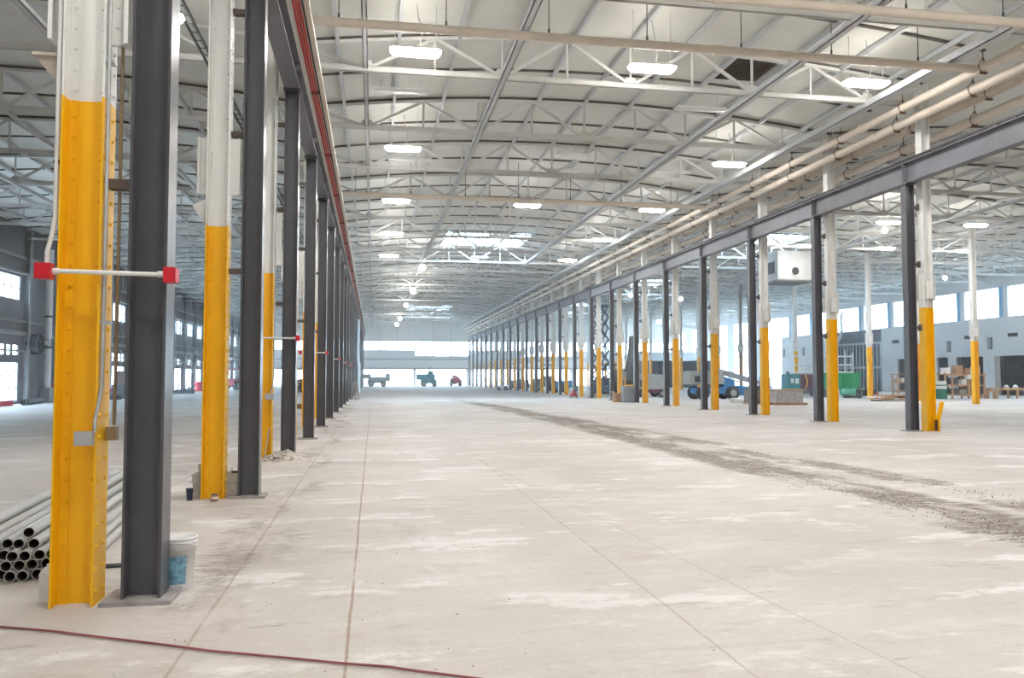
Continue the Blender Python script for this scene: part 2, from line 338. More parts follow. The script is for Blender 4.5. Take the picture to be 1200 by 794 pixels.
for bn, (xc, hw) in BAYS.items():
    root = struct(ob('ceiling', None, None, (xc, 0, 0)), {'left': 'arched roof deck over the left aisle', 'central': 'pale arched roof deck over the central aisle', 'near right': 'arched roof deck over the aisle right of the pipes', 'far right': 'arched roof deck beside the windowed right wall'}[bn])
    pm = arc_mesh(hw, 0, H2 - .02, 0.0, 0.06).mesh('roof_panel', M_DECK)
    rm = arc_mesh(hw, -.045, .045, -0.05, 0.05).mesh('roof_rib', M_RIB)
    a, c = -2.4 / hw, 3.4 / hw
    pl = arc_mesh(hw, 0, H2 - .02, 0.0, 0.06, -1, a, 8).mesh('roof_panel', M_DECK); pr = arc_mesh(hw, 0, H2 - .02, 0.0, 0.06, c, 1, 8).mesh('roof_panel', M_DECK)
    j0 = 3 if bn == 'central' else 8
    y_first = G0 + H2 * j0
    arc_mesh(hw, YB, y_first - .02, 0, 0.06).build('roof_panel', M_DECK, root)
    nj = int((YF - G0) / H2) + 1
    for j in range(j0, nj):
        y = G0 + H2 * j
        if j in SKY[bn] or j - 1 in SKY[bn]:
            ob('roof_panel', pl, root, (0, y, 0)); ob('roof_panel', pr, root, (0, y, 0))
        else: ob('roof_panel', pm, root, (0, y, 0))
        ob('roof_rib', rm, root, (0, y, 0))
    # weathering cap closing the joints from above
    arc_mesh(hw + .05, YB, G0 + H2 * (SKY[bn][0] if SKY[bn] else 200) if SKY[bn] else YF + .3, 0.07, 0.12).build('roof_cap', M_DECK, root)
    for q, jj in enumerate(SKY[bn]):
        ya = G0 + H2 * (jj + 2); yb = G0 + H2 * SKY[bn][q + 1] if q + 1 < len(SKY[bn]) else YF + .3
        arc_mesh(hw + .05, ya, yb, 0.07, 0.12).build('roof_cap', M_DECK, root)
        y0_, y1_ = G0 + H2 * jj, ya
        arc_mesh(hw, y0_, y1_, 0.07, 0.12, -1, a, 8).build('roof_cap', M_DECK, root); arc_mesh(hw, y0_, y1_, 0.07, 0.12, c, 1, 8).build('roof_cap', M_DECK, root)
        # glazed roof monitor over the opening
        mo = struct(ob('window_%d' % (90 + q + (0 if bn == 'central' else 5)), None, None, (xc, y0_, 0)), 'glazed roof monitor, %s from the camera over the %s aisle' % (ORD[q], bn))
        x0, x1 = -2.4, 3.4; w = y1_ - y0_; zb, z1, z2 = 10.9, 11.12, 11.45
        cu = MB()
        for (p0, p1) in (((x0, 0), (x1, 0.06)), ((x0, w - .06), (x1, w)), ((x0, 0), (x0 + .06, w)), ((x1 - .06, 0), (x1, w))): cu.box((p0[0], p0[1], zb), (p1[0], p1[1], z1))
        cu.build('curb', M_TRUSS, mo)
        for yy in (0, w / 2, w): MB().cbox(((x0 + x1) / 2, yy, z2 + .04), (x1 - x0 + .2, .1, .1)).build('lid_bar', M_FRAME, mo)
        for i in range(8): MB().cbox((x0 + (x1 - x0) * i / 7, w / 2, z2 + .04), (.06, w, .08)).build('lid_bar', M_FRAME, mo)
        MB().box((x0, 0, z2 + .03), (x1, w, z2 + .045)).build('lid_pane', M_GLASS, mo)
        for i in range(8):
            xx = x0 + (x1 - x0) * i / 7
            MB().cbox((xx, w - .03, (z1 + z2) / 2), (.05, .05, z2 - z1)).build('mullion', M_FRAME, mo); MB().cbox((xx, .03, (z1 + z2) / 2), (.05, .05, z2 - z1)).build('mullion', M_FRAME, mo)
            if i < 7:
                for yy in (.03, w - .03): MB().box((xx + .03, yy - .005, z1), (xx + (x1 - x0) / 7 - .03, yy + .005, z2)).build('pane', M_GLASS, mo)
        for xx in (x0 + .03, x1 - .03): MB().box((xx - .005, .06, z1), (xx + .005, w - .06, z2)).build('pane', M_GLASS, mo)
    for i in range(11):
        u = (-8.0 + 1.6 * i) / hw; z = arch(u) - .11
        MB().cbox((u * hw, (y_first + YF) / 2, z), (.09, YF - y_first, .13)).build('purlin', M_STRUT, root)

# ---------------------------------------------------------------- trusses
NODE = 1.817
def zt(x, hw): return arch(x / hw) - .13
def truss_meshes(hw, tagn):
    d = {}
    b = MB()
    for dx in (-.055, .055): b.cbox((0, dx, ZC), (2 * hw - .3, .02, .14)); 
    b.cbox((0, 0, ZC + .06), (2 * hw - .3, .18, .02)); d['bottom_chord'] = b.mesh('bottom_chord', M_TRUSS)
    b = MB(); n = 12
    for i in range(n):
        xa, xb = -hw + .1 + (2 * hw - .2) * i / n, -hw + .1 + (2 * hw - .2) * (i + 1) / n
        b.bar((xa, 0, zt(xa, hw)), (xb, 0, zt(xb, hw)), .14, .09)
    d['top_chord'] = b.mesh('top_chord', M_TRUSS)
    d['web'] = []
    for i in range(-4, 5):
        x = NODE * i
        d['web'].append(('vertical', MB().bar((x, 0, ZC), (x, 0, zt(x, hw)), .06, .05)))
    for i in (-4, -2, 0, 2, 4):
        for s in (-1, 1):
            x0 = NODE * i; x1 = NODE * (i + s)
            if abs(x1) > hw: continue
            d['web'].append(('diagonal', MB().bar((x0, .02 * s, ZC), (x1, .02 * s, zt(x1, hw)), .07, .085)))
    d['gusset'] = []
    for i in (-4, -2, 0, 2, 4): d['gusset'].append(MB().prism([(NODE * i - .3, ZC), (NODE * i + .3, ZC), (NODE * i + .12, ZC + .24), (NODE * i - .12, ZC + .24)], -.012, .012))
    d['webmesh'] = [(n_, b_.mesh(n_, M_TRUSS)) for n_, b_ in d['web']]
    d['gmesh'] = [g.mesh('gusset_plate', M_TRUSS) for g in d['gusset']]
    j = MB()
    for n_, b_ in d['web']: j.add(b_.v, b_.f)
    d['joined'] = j.mesh('web', M_TRUSS)
    return d
for bn, (xc, hw) in BAYS.items():
    d = truss_meshes(hw, bn)
    ks = range(2, 26) if bn == 'central' else (range(3, 26) if bn == 'left' else (range(4, 26) if bn == 'near right' else range(7, 26)))
    for q, k in enumerate(ks):
        t = thing('roof_truss', 'pale steel roof truss, %s from the camera over the %s aisle' % (ORD[q], bn), 'truss', (xc, gy(k), 0), 0, 'roof trusses over the %s aisle' % bn)
        ob('bottom_chord', d['bottom_chord'], t); ob('top_chord', d['top_chord'], t)
        if k <= (11 if bn == 'central' else 8):
            for n_, m_ in d['webmesh']: ob(n_, m_, t)
            for m_ in d['gmesh']: ob('gusset_plate', m_, t)
        else: ob('web', d['joined'], t)
# longitudinal struts along the bottom chords
def strut(x, z, w, h, y0, y1, label, m=M_STRUT, name='longitudinal_strut'):
    b = MB(); b.cbox((0, (y1 - y0) / 2, -h / 2 + .01), (w, y1 - y0, .02)); b.cbox((-w / 2 + .01, (y1 - y0) / 2, 0), (.02, y1 - y0, h)); b.cbox((w / 2 - .01, (y1 - y0) / 2, 0), (.02, y1 - y0, h))
    return tag(b.build(name, m, None, (x, y0, z)), label, 'strut', 'struts running along the hall')
strut(3.38, ZC - .1, .17, .12, 10.5, 55.4, 'long pale strut under the trusses left of the middle of the central aisle')
strut(10.65, ZC - .1, .17, .12, 10.5, 56.5, 'long pale strut under the trusses right of the middle of the central aisle')
strut(14.28, ZC - .12, .22, .2, 12, YF - 1, 'thick bluish strut running above the cream pipes')
strut(-.26, ZC + .05, .12, .12, 12, YF - 1, 'thin strut above the left row of columns')
strut(21.6, ZC - .1, .16, .14, 22, YF - 1, 'pale strut over the near right aisle, closest to the cream pipes')
strut(28.9, ZC - .1, .16, .14, 22, YF - 1, 'pale strut over the near right aisle, farther from the cream pipes')
strut(-7.5, ZC - .1, .16, .14, 16, YF - 1, 'pale strut over the left aisle nearest the columns')
strut(-14.7, ZC - .1, .16, .14, 20, YF - 1, 'pale strut over the left aisle nearest the left wall')

# ---------------------------------------------------------------- columns
def rivets(xs, z0, z1, dz):
    b = MB(); z = z0
    while z < z1:
        for (x, y, nx, ny) in xs:
            r, hgt = .016, .014
            c = Vector((x, y, z)); nv = Vector((nx, ny, 0)); tv = Vector((-ny, nx, 0)); uz = Vector((0, 0, 1))
            ring = [c + tv * r * math.cos(a * math.pi / 3) + uz * r * math.sin(a * math.pi / 3) for a in range(6)]
            top = [c + nv * hgt + (p - c) * .5 for p in ring]
            b.add(ring + top, [(i, (i + 1) % 6, (i + 1) % 6 + 6, i + 6) for i in range(6)] + [list(range(6, 12))])
        z += dz
    return b
def hcol(b, w, d, tw, tf, z0, z1):
    b.box((-w / 2, -d / 2, z0), (-w / 2 + tf, d / 2, z1)); b.box((w / 2 - tf, -d / 2, z0), (w / 2, d / 2, z1)); b.box((-w / 2 + tf, -tw / 2, z0), (w / 2 - tf, tw / 2, z1)); return b
def angles(b, w, d, z0, z1):       # riveted angles in the corners of a built-up column
    for sx in (-1, 1):
        for sy in (-1, 1):
            x = sx * (w / 2 - .012); b.box((min(x, x - sx * .06), min(sy * .006, sy * .02), z0), (max(x, x - sx * .06), max(sy * .006, sy * .02), z1))
    return b
CW, CD = .285, .27
yl = angles(hcol(MB(), CW, CD, .012, .014, 0, 3.63), CW, CD, 0, 3.63).mesh('yellow_shaft', M_YEL)
wl = angles(hcol(MB(), CW, CD, .012, .014, 3.63, ZE + .1), CW, CD, 3.63, ZE).mesh('white_shaft', M_WHT)
wl_rust = angles(hcol(MB(), CW, CD, .012, .014, 3.63, ZE + .1), CW, CD, 3.63, ZE).mesh('white_shaft', M_RUSTW)
yl_rust = angles(hcol(MB(), CW, CD, .012, .014, 0, 3.63), CW, CD, 0, 3.63).mesh('yellow_shaft', mat('rust_stained_yellow', (0.42, 0.22, 0.08), .6, 0, .15, 1.6, (.14, .06, .04), .9, 0, (2, 2, .3)))
rspots = [(CW / 2, -.09, 1, 0), (CW / 2, .06, 1, 0), (-CW / 2 + .05, -.02, 0, -1), (CW / 2 - .05, -.02, 0, -1), (-CW / 2, -.09, -1, 0)]
rv_y = rivets(rspots, .1, 3.6, .155).mesh('rivet_heads', M_YEL); rv_w = rivets(rspots, 3.7, 7.2, .155).mesh('rivet_heads', M_WHT)
cap_m = MB().cbox((0, 0, ZE + .05), (.4, .4, .03)).mesh('cap_plate', M_WHT)
def plate_mesh(s):
    b = MB(); b.box((min(s * CW / 2, s * (CW / 2 + .13)), -.02, 4.06), (max(s * CW / 2, s * (CW / 2 + .13)), .02, 4.82)); b.box((min(s * (CW / 2 + .1), s * (CW / 2 + .13)), -.07, 4.06), (max(s * (CW / 2 + .1), s * (CW / 2 + .13)), .07, 4.82))
    for z in (4.2, 4.35, 4.5, 4.65): b.cbox((s * (CW / 2 + .05), -.025, z), (.03, .014, .03))
    return b.mesh('side_plate', M_WHT)
plates = [plate_mesh(-1), plate_mesh(1)]
box_m = MB().cbox((0, -.16, 4.35), (.2, .08, .5)).cbox((0, -.205, 4.35), (.16, .012, .44)).mesh('panel_box', M_WHT)
def yellow_column(x, y, label, group, rows, rust=False, plate=(0, 1), riv=False, box=False, dz=0.0):
    t = thing('painted_column', label, 'column', (x, y, 0), 0, group)
    ob('yellow_shaft', yl_rust if rust else yl, t); ob('white_shaft', wl_rust if rust else wl, t)
    for i in plate: ob('side_plate', plates[i], t, (0, 0, dz))
    if box: ob('panel_box', box_m, t, (0, 0, dz))
    if riv:
        for n_, m_ in (('rivet_heads', rv_y), ('rivet_heads', rv_w)):
            o = ob(n_, m_, t); o['kind'] = 'stuff'
    return t
GW, GD = .27, .24
gs_m = hcol(MB(), GW, GD, .014, .02, .03, 7.28).mesh('shaft', M_STEEL)
gp_m = MB().box((-.26, -.2, 0), (.22, .2, .028)).mesh('base_plate', mat('dusty_base_plate', (.34, .32, .31), .8, 0, .2, 5))
gc_m = MB().box((-.17, -.2, 7.255), (.17, .2, 7.29)).mesh('cap_plate', M_STEEL)
gb_m = MB()
for sx in (-1, 1):
    for sy in (-1, 1): gb_m.tube((sx * .19 - .02, sy * .15, .028), (sx * .19 - .02, sy * .15, .075), .016, 6)
gb_m = gb_m.mesh('anchor_nuts', M_STEEL)
def tie_mesh(s, z, L=.2):
    b = MB(); x0, x1 = s * (GW / 2), s * (GW / 2 + L); b.box((min(x0, x1), -.05, z - .035), (max(x0, x1), .05, z + .035)); b.box((min(x1, x1 - s * .03), -.07, z - .09), (max(x1, x1 - s * .03), .07, z + .1)); return b.mesh('tie_bracket', mat('dark_tie_steel', (.12, .095, .085), .7, 0, .25, 6))
ties = {s: [tie_mesh(s, 3.03), tie_mesh(s, 4.9), tie_mesh(s, 6.6)] for s in (-1, 1)}
def grey_column(x, y, label, group, s, plate=True):
    t = thing('steel_column', label, 'column', (x, y, 0), 0, group)
    ob('shaft', gs_m, t); ob('cap_plate', gc_m, t)
    if plate: ob('base_plate', gp_m, t)
    for m_ in ties[s]: ob('tie_bracket', m_, t)
    return t
XG_L, XG_R = -1.625, 15.56
ycols = []
for k in range(0, 26):
    yy = gy(k) + .1
    grey_column(XG_L, gy(k) + .14, 'dark grey steel H column, %s from the camera in the left row' % ORD[k], 'dark grey columns of the left row', -1, k != 2)
    if k < 22:
        ycols.append(yellow_column(XL_Y, yy, 'yellow and white painted column, %s from the camera in the left row' % ORD[k], 'yellow columns of the left row', 0, plate=(0, 1) if k != 2 else (1,), riv=k < 3, box=False))
for k in range(3, 26):
    q = k - 3
    grey_column(XG_R, gy(k) + .05, 'dark grey steel H column, %s from the camera in the right row' % ORD[q], 'dark grey columns of the right row', 1)
    yellow_column(XR_Y, gy(k) + .05, 'yellow and white painted column, %s from the camera in the right row' % ORD[q], 'yellow columns of the right row', 0, plate=(0, 1), riv=q < 1, box=True, dz=-.22)
for k in range(7, 26):
    q = k - 7
    yellow_column(X3, gy(k), '%s column, %s from the camera in the row beyond the right aisle' % ('rust streaked' if k in (10, 13) else 'yellow and white painted', ORD[q]), 'columns beyond the right aisle', 0, rust=k in (10, 13), plate=(0, 1), box=True, dz=-.22)

# fittings on the first left column
c0 = ycols[0]
MB().path([(-.175, -.1, 9.4), (-.175, -.1, 3.2), (-.175, -.1, 2.75), (-.19, -.11, 2.62), (-.215, -.12, 2.5), (-.215, -.12, 2.4)], .017, 8).build('conduit', M_PLW, c0)
MB().path([(.165, -.115, 9.4), (.165, -.115, 1.9), (.165, -.115, 1.55), (.15, -.14, 1.4), (.135, -.15, 1.3), (.135, -.15, 1.22)], .013, 8).build('conduit', M_GALV, c0)
MB().path([(.205, .06, 9.4), (.205, .06, 2.0), (.2, .06, 1.26)], .013, 8).build('conduit', M_BRONZE, c0)
jb = MB().cbox((.075, -.165, 1.18), (.12, .06, .1)).build('junction_box', M_GALV, c0)
MB().cbox((.075, -.198, 1.18), (.108, .006, .088)).build('cover_plate', M_GALV, jb)
jb = MB().cbox((.19, .06, 1.2), (.07, .07, .1)).build('junction_box', M_BRONZE, c0)
for z in (2.0, 3.9, 5.6): MB().cbox((.165, -.08, z), (.07, .08, .025)).build('conduit_clip', M_GALV, c0)
for z in (3.15, 4.4): MB().cbox((-.165, -.08, z), (.06, .06, .025)).build('conduit_clip', M_BLK, c0)
wm = MB().add([(-.15, -.06, 3.98), (-.15, .06, 3.98), (-.36, .06, 3.93), (-.36, -.06, 3.93), (-.15, -.03, 3.68), (-.15, .03, 3.68)],
              [(0, 1, 2, 3), (3, 2, 5, 4), (0, 3, 4), (1, 5, 2), (0, 4, 5, 1)]).box((-.37, -.075, 3.93), (-.15, .075, 3.955)).mesh('bracket', mat('dusty_tan_bracket', (.55, .48, .40), .7, 0, .2, 6))
ob('bracket', wm, ycols[0])
ob('bracket', MB().add([(-.15, -.09, 3.98), (-.15, .09, 3.98), (-.33, .06, 3.9), (-.33, -.06, 3.9), (-.2, -.03, 3.68), (-.2, .03, 3.68), (-.15, 0, 3.7)],
   [(0, 1, 2, 3), (3, 2, 5, 4), (0, 3, 4, 6), (1, 6, 5, 2), (0, 6, 1), (4, 5, 6)]).mesh('bracket', M_WHT), ycols[1])
MB().path([(.17, -.1, 9.4), (.17, -.1, 1.6), (.15, -.14, 1.4), (.12, -.15, 1.3)], .013, 8).build('conduit', M_GALV, ycols[2])
MB().cbox((.1, -.165, 1.22), (.16, .06, .12)).build('junction_box', M_GALV, ycols[2])
MB().cbox((.21, 0, 4.0), (.14, .1, .42)).build('panel_box', M_WHT, ycols[2])
MB().tube((.02, -.15, .02), (.1, -.14, .6), .012, 6).build('conduit', M_GALV, ycols[2])
MB().tube((.1, -.18, 1.2), (.1, -.14, 1.2), .06, 12).build('junction_box', M_PLW, ycols[4])
# red boxes joined by a bar across every second pair of columns
def red_bar(k):
    t = thing('conduit_bar', 'pale horizontal bar with red end boxes, %s from the camera' % ORD[k // 2], 'conduit', (0, gy(k), 2.35), 0, 'bars with red end boxes')
    MB().tube((-2.22, -.09, .005), (-1.5, -.03, 0), .017, 10).build('bar', M_WHT, t)
    b = MB().cbox((-2.27, -.1, 0), (.1, .09, .11)).build('red_box', M_RED, t); MB().cbox((-2.27, -.148, 0), (.09, .006, .1)).build('cover', M_RED, b)
    b = MB().cbox((-1.46, 0, 0), (.075, .12, .11)).build('red_box', M_RED, t); MB().cbox((-1.417, 0, 0), (.008, .11, .1)).build('cover', M_RED, b)
    for x in (-2.2, -1.52): MB().tube((x - .02, -.085 if x < -2 else -.032, .003), (x + .02, -.083 if x < -2 else -.03, .003), .024, 10).build('coupling', M_PLW, t)
for k in (0, 2, 4, 6, 8, 10): red_bar(k)

# bent yellow guard plate at the first right column
g = thing('bent_guard_plate', 'bent yellow steel plate leaning off the first right yellow column', 'guard plate', (16.25, 21.05, 0))
MB().prism([(0, 0), (.03, 0), (.05, .35), (.19, .84), (.15, .86), (.0, .36)], -.14, .0).build('plate', M_YEL, g)
MB().box((-.11, -.094, .02), (-.0, -.086, .34)).build('scraped_patch', M_RUST, g)

# ---------------------------------------------------------------- crane runway beams
def runway(x, y0k, y1k, label, first_y):
    t = thing('crane_runway_beam', label, 'beam', (x, 0, 0))
    def seg(L):
        b = MB(); b.box((-.15, 0, 7.295), (.15, L, 7.32)); b.box((-.15, 0, 7.885), (.15, L, 7.91)); b.box((-.008, 0, 7.32), (.008, L, 7.885))
        b.box((-.15, .0, 7.32), (.15, .012, 7.885)); return b
    sm = seg(GS - .02).mesh('beam_segment', M_BEAM)
    clip = MB()
    for i in range(8): clip.box((-.13, i * GS / 8 + .1, 7.91), (.13, i * GS / 8 + .2, 7.96))
    cm = clip.mesh('rail_clips', M_RAIL)
    rail = MB().box((-.06, 0, 7.91), (.06, GS, 7.93)).box((-.015, 0, 7.93), (.015, GS, 8.0)).box((-.035, 0, 8.0), (.035, GS, 8.05)).mesh('rail', M_RAIL)
    for k in range(y0k, y1k):
        y = gy(k) + first_y
        ob('beam_segment', sm, t, (0, y, 0)); ob('rail', rail, t, (0, y, 0)); ob('rail_clips', cm, t, (0, y, 0))
    return t
runway(XG_L, -1, 25, 'dark grey crane runway beam on the left row of columns', .16)
runway(XG_R, 1, 25, 'grey crane runway beam on the right row of columns', .05)
cr = thing('conductor_rail', 'white rail carrying red conductor bars beside the left runway beam', 'conductor rail', (0, 0, 0))
LY = 120.0
MB().box((-1.46, 1.5, 7.76), (-1.08, LY, 7.78)).build('backing_strip', M_WHT, cr)
for x in (-1.345, -1.295, -1.245): MB().box((x - .014, 1.5, 7.715), (x + .014, LY, 7.757)).build('conductor_bar', M_CRED, cr)
MB().box((-1.205, 1.5, 7.725), (-1.185, LY, 7.757)).build('conductor_bar', M_BLK, cr)
MB().box((-1.165, 1.5, 7.70), (-1.08, LY, 7.757)).build('edge_angle', M_PIPE, cr)
hm = MB().box((-1.37, -.03, 7.705), (-1.18, .03, 7.759)).mesh('hanger', M_DGREY)
for k in range(0, 24): ob('hanger', hm, cr, (0, gy(k) + 1.4, 0))

# ---------------------------------------------------------------- pipes
def long_pipe(x, z, r, label, y0=10.0, y1=YF - 1.5, off=0.0, hang=True):
    t = thing('ceiling_pipe', label, 'pipe', (x, 0, z), 0, 'cream pipes along the right row')
    y = y0
    while y < y1:
        L = min(6.2, y1 - y); MB().tube((0, y, 0), (0, y + L, 0), r, 14).build('pipe_length', M_PIPE, t)
        MB().tube((0, y - .09, 0), (0, y + .09, 0), r + .022, 14).build('coupling', M_PIPE, t); y += 6.2
    hz = MB()
    hz.path([(-r - .015, 0, r * .6), (-r - .015, 0, 0), (-r * .7, 0, -r * .75), (0, 0, -r - .015), (r * .7, 0, -r * .75), (r + .015, 0, 0), (r + .015, 0, r * .6)], .014, 6)
    hz.cbox((0, 0, -r - .03), (.2, .07, .03)); hz.tube((0, 0, r), (0, 0, ZC + .05 - z), .012, 6)
    hz.tube((-r - .015, 0, r * .6), (0, 0, r + .14), .01, 6); hz.tube((r + .015, 0, r * .6), (0, 0, r + .14), .01, 6)
    hmz = hz.mesh('hanger', M_RUST)
    y = y0 + 1.2 + off
    while y < y1: ob('hanger', hmz, t, (0, y, 0)); y += 3.1
    return t
long_pipe(15.0, 9.33, .115, 'upper cream pipe on the aisle side of the right columns')
long_pipe(15.45, 9.1, .13, 'lower cream pipe on the aisle side of the right columns', off=.9)
long_pipe(16.62, 9.36, .13, 'upper cream pipe behind the right columns', off=1.7)
long_pipe(16.75, 8.85, .13, 'lower cream pipe behind the right columns', off=2.4)
def cross_pipe(y, x0, x1, z, r, label):
    t = thing('cross_pipe', label, 'pipe', (0, y, z), 0, 'cream pipes crossing the roof')
    MB().tube((x0, 0, 0), (x1, 0, 0), r, 12).build('pipe_length', M_PIPE, t)
    n = int((x1 - x0) / 6)
    for i in range(1, n + 1): MB().tube((x0 + 6 * i - 2.2, 0, 0), (x0 + 6 * i - 2.0, 0, 0), r + .015, 12).build('coupling', M_PIPE, t)
    x = x0 + 1.1
    while x < x1:
        u = max(-1, min(1, (x - 7.015) / 9.085)); MB().tube((x, 0, 0), (x, 0, arch(u) - z), .012, 6).tube((x, 0, 0), (x, 0, r + .1), .028, 6).build('hanger_rod', M_DGREY, t); x += 2.35
    return t
cross_pipe(17.55, -1.9, 14.88, 9.34, .1, 'cream pipe crossing the central aisle between the nearest trusses')
cross_pipe(15.05, 3.0, 14.88, 9.34, .1, 'cream pipe crossing the top right of the roof, nearest the camera')
cross_pipe(34.35, -1.9, 14.88, 9.34, .1, 'cream pipe crossing the central aisle in the middle distance')
t = thing('cable_tray', 'dark narrow cable tray hanging behind the left columns', 'cable tray', (-4.1, 0, 9.5))
for x in (-.09, .09): MB().cbox((x, 65, 0), (.03, 106, .09)).build('side_rail', M_DGREY, t)
tr = MB()
y = 12.2
while y < 118: tr.cbox((0, y, -.03), (.18, .03, .02)); y += .45
o = tr.build('rungs', M_DGREY, t); o['kind'] = 'stuff'
MB().tube((.02, 12, -.01), (.02, 118, -.01), .02, 6).build('cable', M_GALV, t)

# ---------------------------------------------------------------- lamps
def lamp_meshes():
    d = {}
    oc = [(-.62, -.13), (-.54, -.21), (.54, -.21), (.62, -.13), (.62, .13), (.54, .21), (-.54, .21), (-.62, .13)]
    def slab(k, z0, z1, k1=None):
        k1 = k1 or k; n = 8; vs = [(x * k, y * k, z0) for x, y in oc] + [(x * k1, y * k1, z1) for x, y in oc]
        return MB().add(vs, [list(range(7, -1, -1)), list(range(8, 16))] + [(i, (i + 1) % n, (i + 1) % n + n, i + n) for i in range(n)])
    d['housing'] = slab(1.0, .03, .11, .8).mesh('housing', M_LIGHTBODY)
    d['diffuser'] = slab(.9, -.05, .03, 1.0).mesh('diffuser', M_LIT)
    d['uplight'] = slab(.62, .112, .118).mesh('uplight_lens', M_UP)
    d['dark_diffuser'] = slab(.9, -.05, .03, 1.0).mesh('diffuser', M_LIGHTBODY)
    d['wire'] = MB().tube((0, 0, 0), (0, 0, 1.0), .008, 5).mesh('hanging_wire', M_WIRE)
    d['cord'] = MB().path([(.1, 0, .1), (.16, 0, .5), (.06, 0, .9), (.02, .05, 1.3)], .012, 5).mesh('power_cord', M_WIRE)
    return d
LD = lamp_meshes()
def roof_z(x):
    for xc, hw in BAYS.values():
        if abs(x - xc) <= hw: return arch((x - xc) / hw)
    return ZE
def lamp(x, y, label, lit=True, group='high bay lamps', z=9.5):
    t = thing('high_bay_lamp', label, 'lamp', (x, y, z), 0, group)
    ob('housing', LD['housing'], t); ob('diffuser', LD['diffuser' if lit else 'dark_diffuser'], t)
    if lit: ob('uplight_lens', LD['uplight'], t)
    for sx in (-.5, .5):
        o = ob('hanging_wire', LD['wire'], t, (sx, 0, .1)); o.scale = (1, 1, roof_z(x + sx) - z - .08); ob('power_cord', LD['cord'], t)
    return t
LY0, LS = 19.3, 8.43
rows = ((0.96, 'left'), (7.0, 'middle'), (13.05, 'right'))
for x, rn in rows:
    for i in range(-3, 13):
        y = LY0 + LS * i
        lit = not (rn == 'middle' and i in (1, 3, 4)) and i <= 4
        where = '%s in the %s row of the central aisle' % (ORD[i], rn) if i >= 0 else 'over the near end of the central aisle, %s row' % rn
        if i < 0: where = '%s overhead before the view, %s row' % (ORD[-i - 1], rn)
        if i > 4: continue
        lamp(x, y, ('lit ' if lit else 'unlit ') + 'white high bay lamp, ' + where, lit)
rb = ((26.1, 37.0, 'with a bulb below it, left of first right column'), (31.1, 36.9, 'right of the first right column, upper of two'), (31.2, 44.6, 'left of the first right column, lower of two'),
      (36.8, 44.7, 'right of the first right column, lower of two'), (25.9, 44.6, 'just in front of the suspended HVAC box'), (33.0, 28.6, 'off to the right beyond the view, nearest'), (44.0, 36.0, 'off to the right beyond the view, second'),
      (38.0, 36.0, 'off to the right beyond the view, third'), (49.0, 44.0, 'unseen, off to the right by the window wall'), (20.3, 14.0, 'unseen, off to the right near the camera'), (28.0, 14.0, 'unseen, off to the far right near the camera'))
for x, y, w in rb: lamp(x, y, 'lit white high bay lamp ' + w, True, 'high bay lamps right of the pipes')  # lamps off to the right are unseen, added for the light they give
for i, (x, y) in enumerate(((-4.62, 17.5), (-4.9, 2.6))): lamp(x, y, ('lit white high bay lamp half hidden behind the first left grey column', 'lit white high bay lamp over the left aisle beside the camera')[i], True, 'high bay lamps over the left aisle', 9.15)
# unlit strip fixtures up at the deck
for i, (x, y) in enumerate(((.75, 24.4), (1.4, 32.1), (10.5, 24.4), (11.6, 17.0), (7.7, 32.8), (12.6, 32.2), (12.2, 47.0), (1.0, 40.5))):
    t = thing('strip_fixture', 'unlit white strip fixture under the roof deck, %s from the camera' % ORD[sorted([24.4, 32.1, 24.41, 17, 32.8, 32.2, 47, 40.5]).index(min([24.4, 32.1, 24.41, 17, 32.8, 32.2, 47, 40.5], key=lambda q: abs(q - y)))] if i != 2 else 'unlit white strip fixture under the roof deck near the dark roof grille', 'lamp', (x, y, 10.35), 0, 'unlit strip fixtures')
    MB().cbox((0, 0, 0), (1.7, .3, .08)).build('housing', M_LIGHTBODY, t); MB().cbox((0, 0, -.05), (1.6, .22, .03)).build('diffuser', M_PLW, t)
    for sx in (-.6, .6): MB().tube((sx, 0, .04), (sx, 0, .5), .008, 5).build('hanger_rod', M_WIRE, t)
# temporary string of bright bulbs
for i, (y, z, x) in enumerate(((56.2, 9.2, 3.35), (69.6, 9.0, 3.35), (72.5, 9.2, 3.5), (84.2, 9.0, 3.35), (104, 9.0, 3.35), (118, 9.1, 3.35))):
    t = thing('work_lamp_bulb', 'bright bare bulb hanging above the far central aisle, %s from the camera' % ORD[i], 'bulb', (x, y, z), 0, 'hanging bulbs')
    MB().ball((0, 0, 0), .22, 14, 8).build('bulb', M_BULB, t); MB().lathe([(.06, .2), (.08, .34), (.05, .42), (.001, .44)], n=10).build('socket', M_DGREY, t); MB().tube((0, 0, .4), (0, 0, roof_z(x) - z + .02), .012, 5).build('cord', M_BLK, t)
for i, (x, y, z) in enumerate(((39.6, 50, 8.5), (26.3, 37.6, 9.2), (22.0, 55, 7.2), (19.2, 52, 5.3), (20.5, 62, 8.1))):
    t = thing('work_lamp_bulb', 'bright bare bulb hanging over the right aisles, ' + ('in front of the high windows', 'below the lamp nearest the HVAC box', 'left of the HVAC box', 'low beside the grey cabinet', 'beside the raised scissor lift')[i], 'bulb', (x, y, z), 0, 'hanging bulbs')
    MB().ball((0, 0, 0), .14, 14, 8).build('bulb', M_BULB, t); MB().lathe([(.04, .1), (.05, .2), (.03, .26), (.001, .27)], n=10).build('socket', M_DGREY, t); MB().tube((0, 0, .25), (0, 0, roof_z(x) - z + .02), .01, 5).build('cord', M_BLK, t)

# dark grille in the roof
t = thing('roof_grille', 'dark rectangular grille set in the roof deck above the right of the aisle', 'grille', (10.95, 22.15, 10.84))
MB().box((-.75, -.83, .0), (.75, .83, .02)).build('backing', M_DGREY, t)
for i in range(16): MB().cbox((0, -.78 + i * .104, -.02), (1.5, .03, .04)).build('slat', mat('dark_grille_slat', (.075, .06, .05), .8, 0, .2, 6), t)

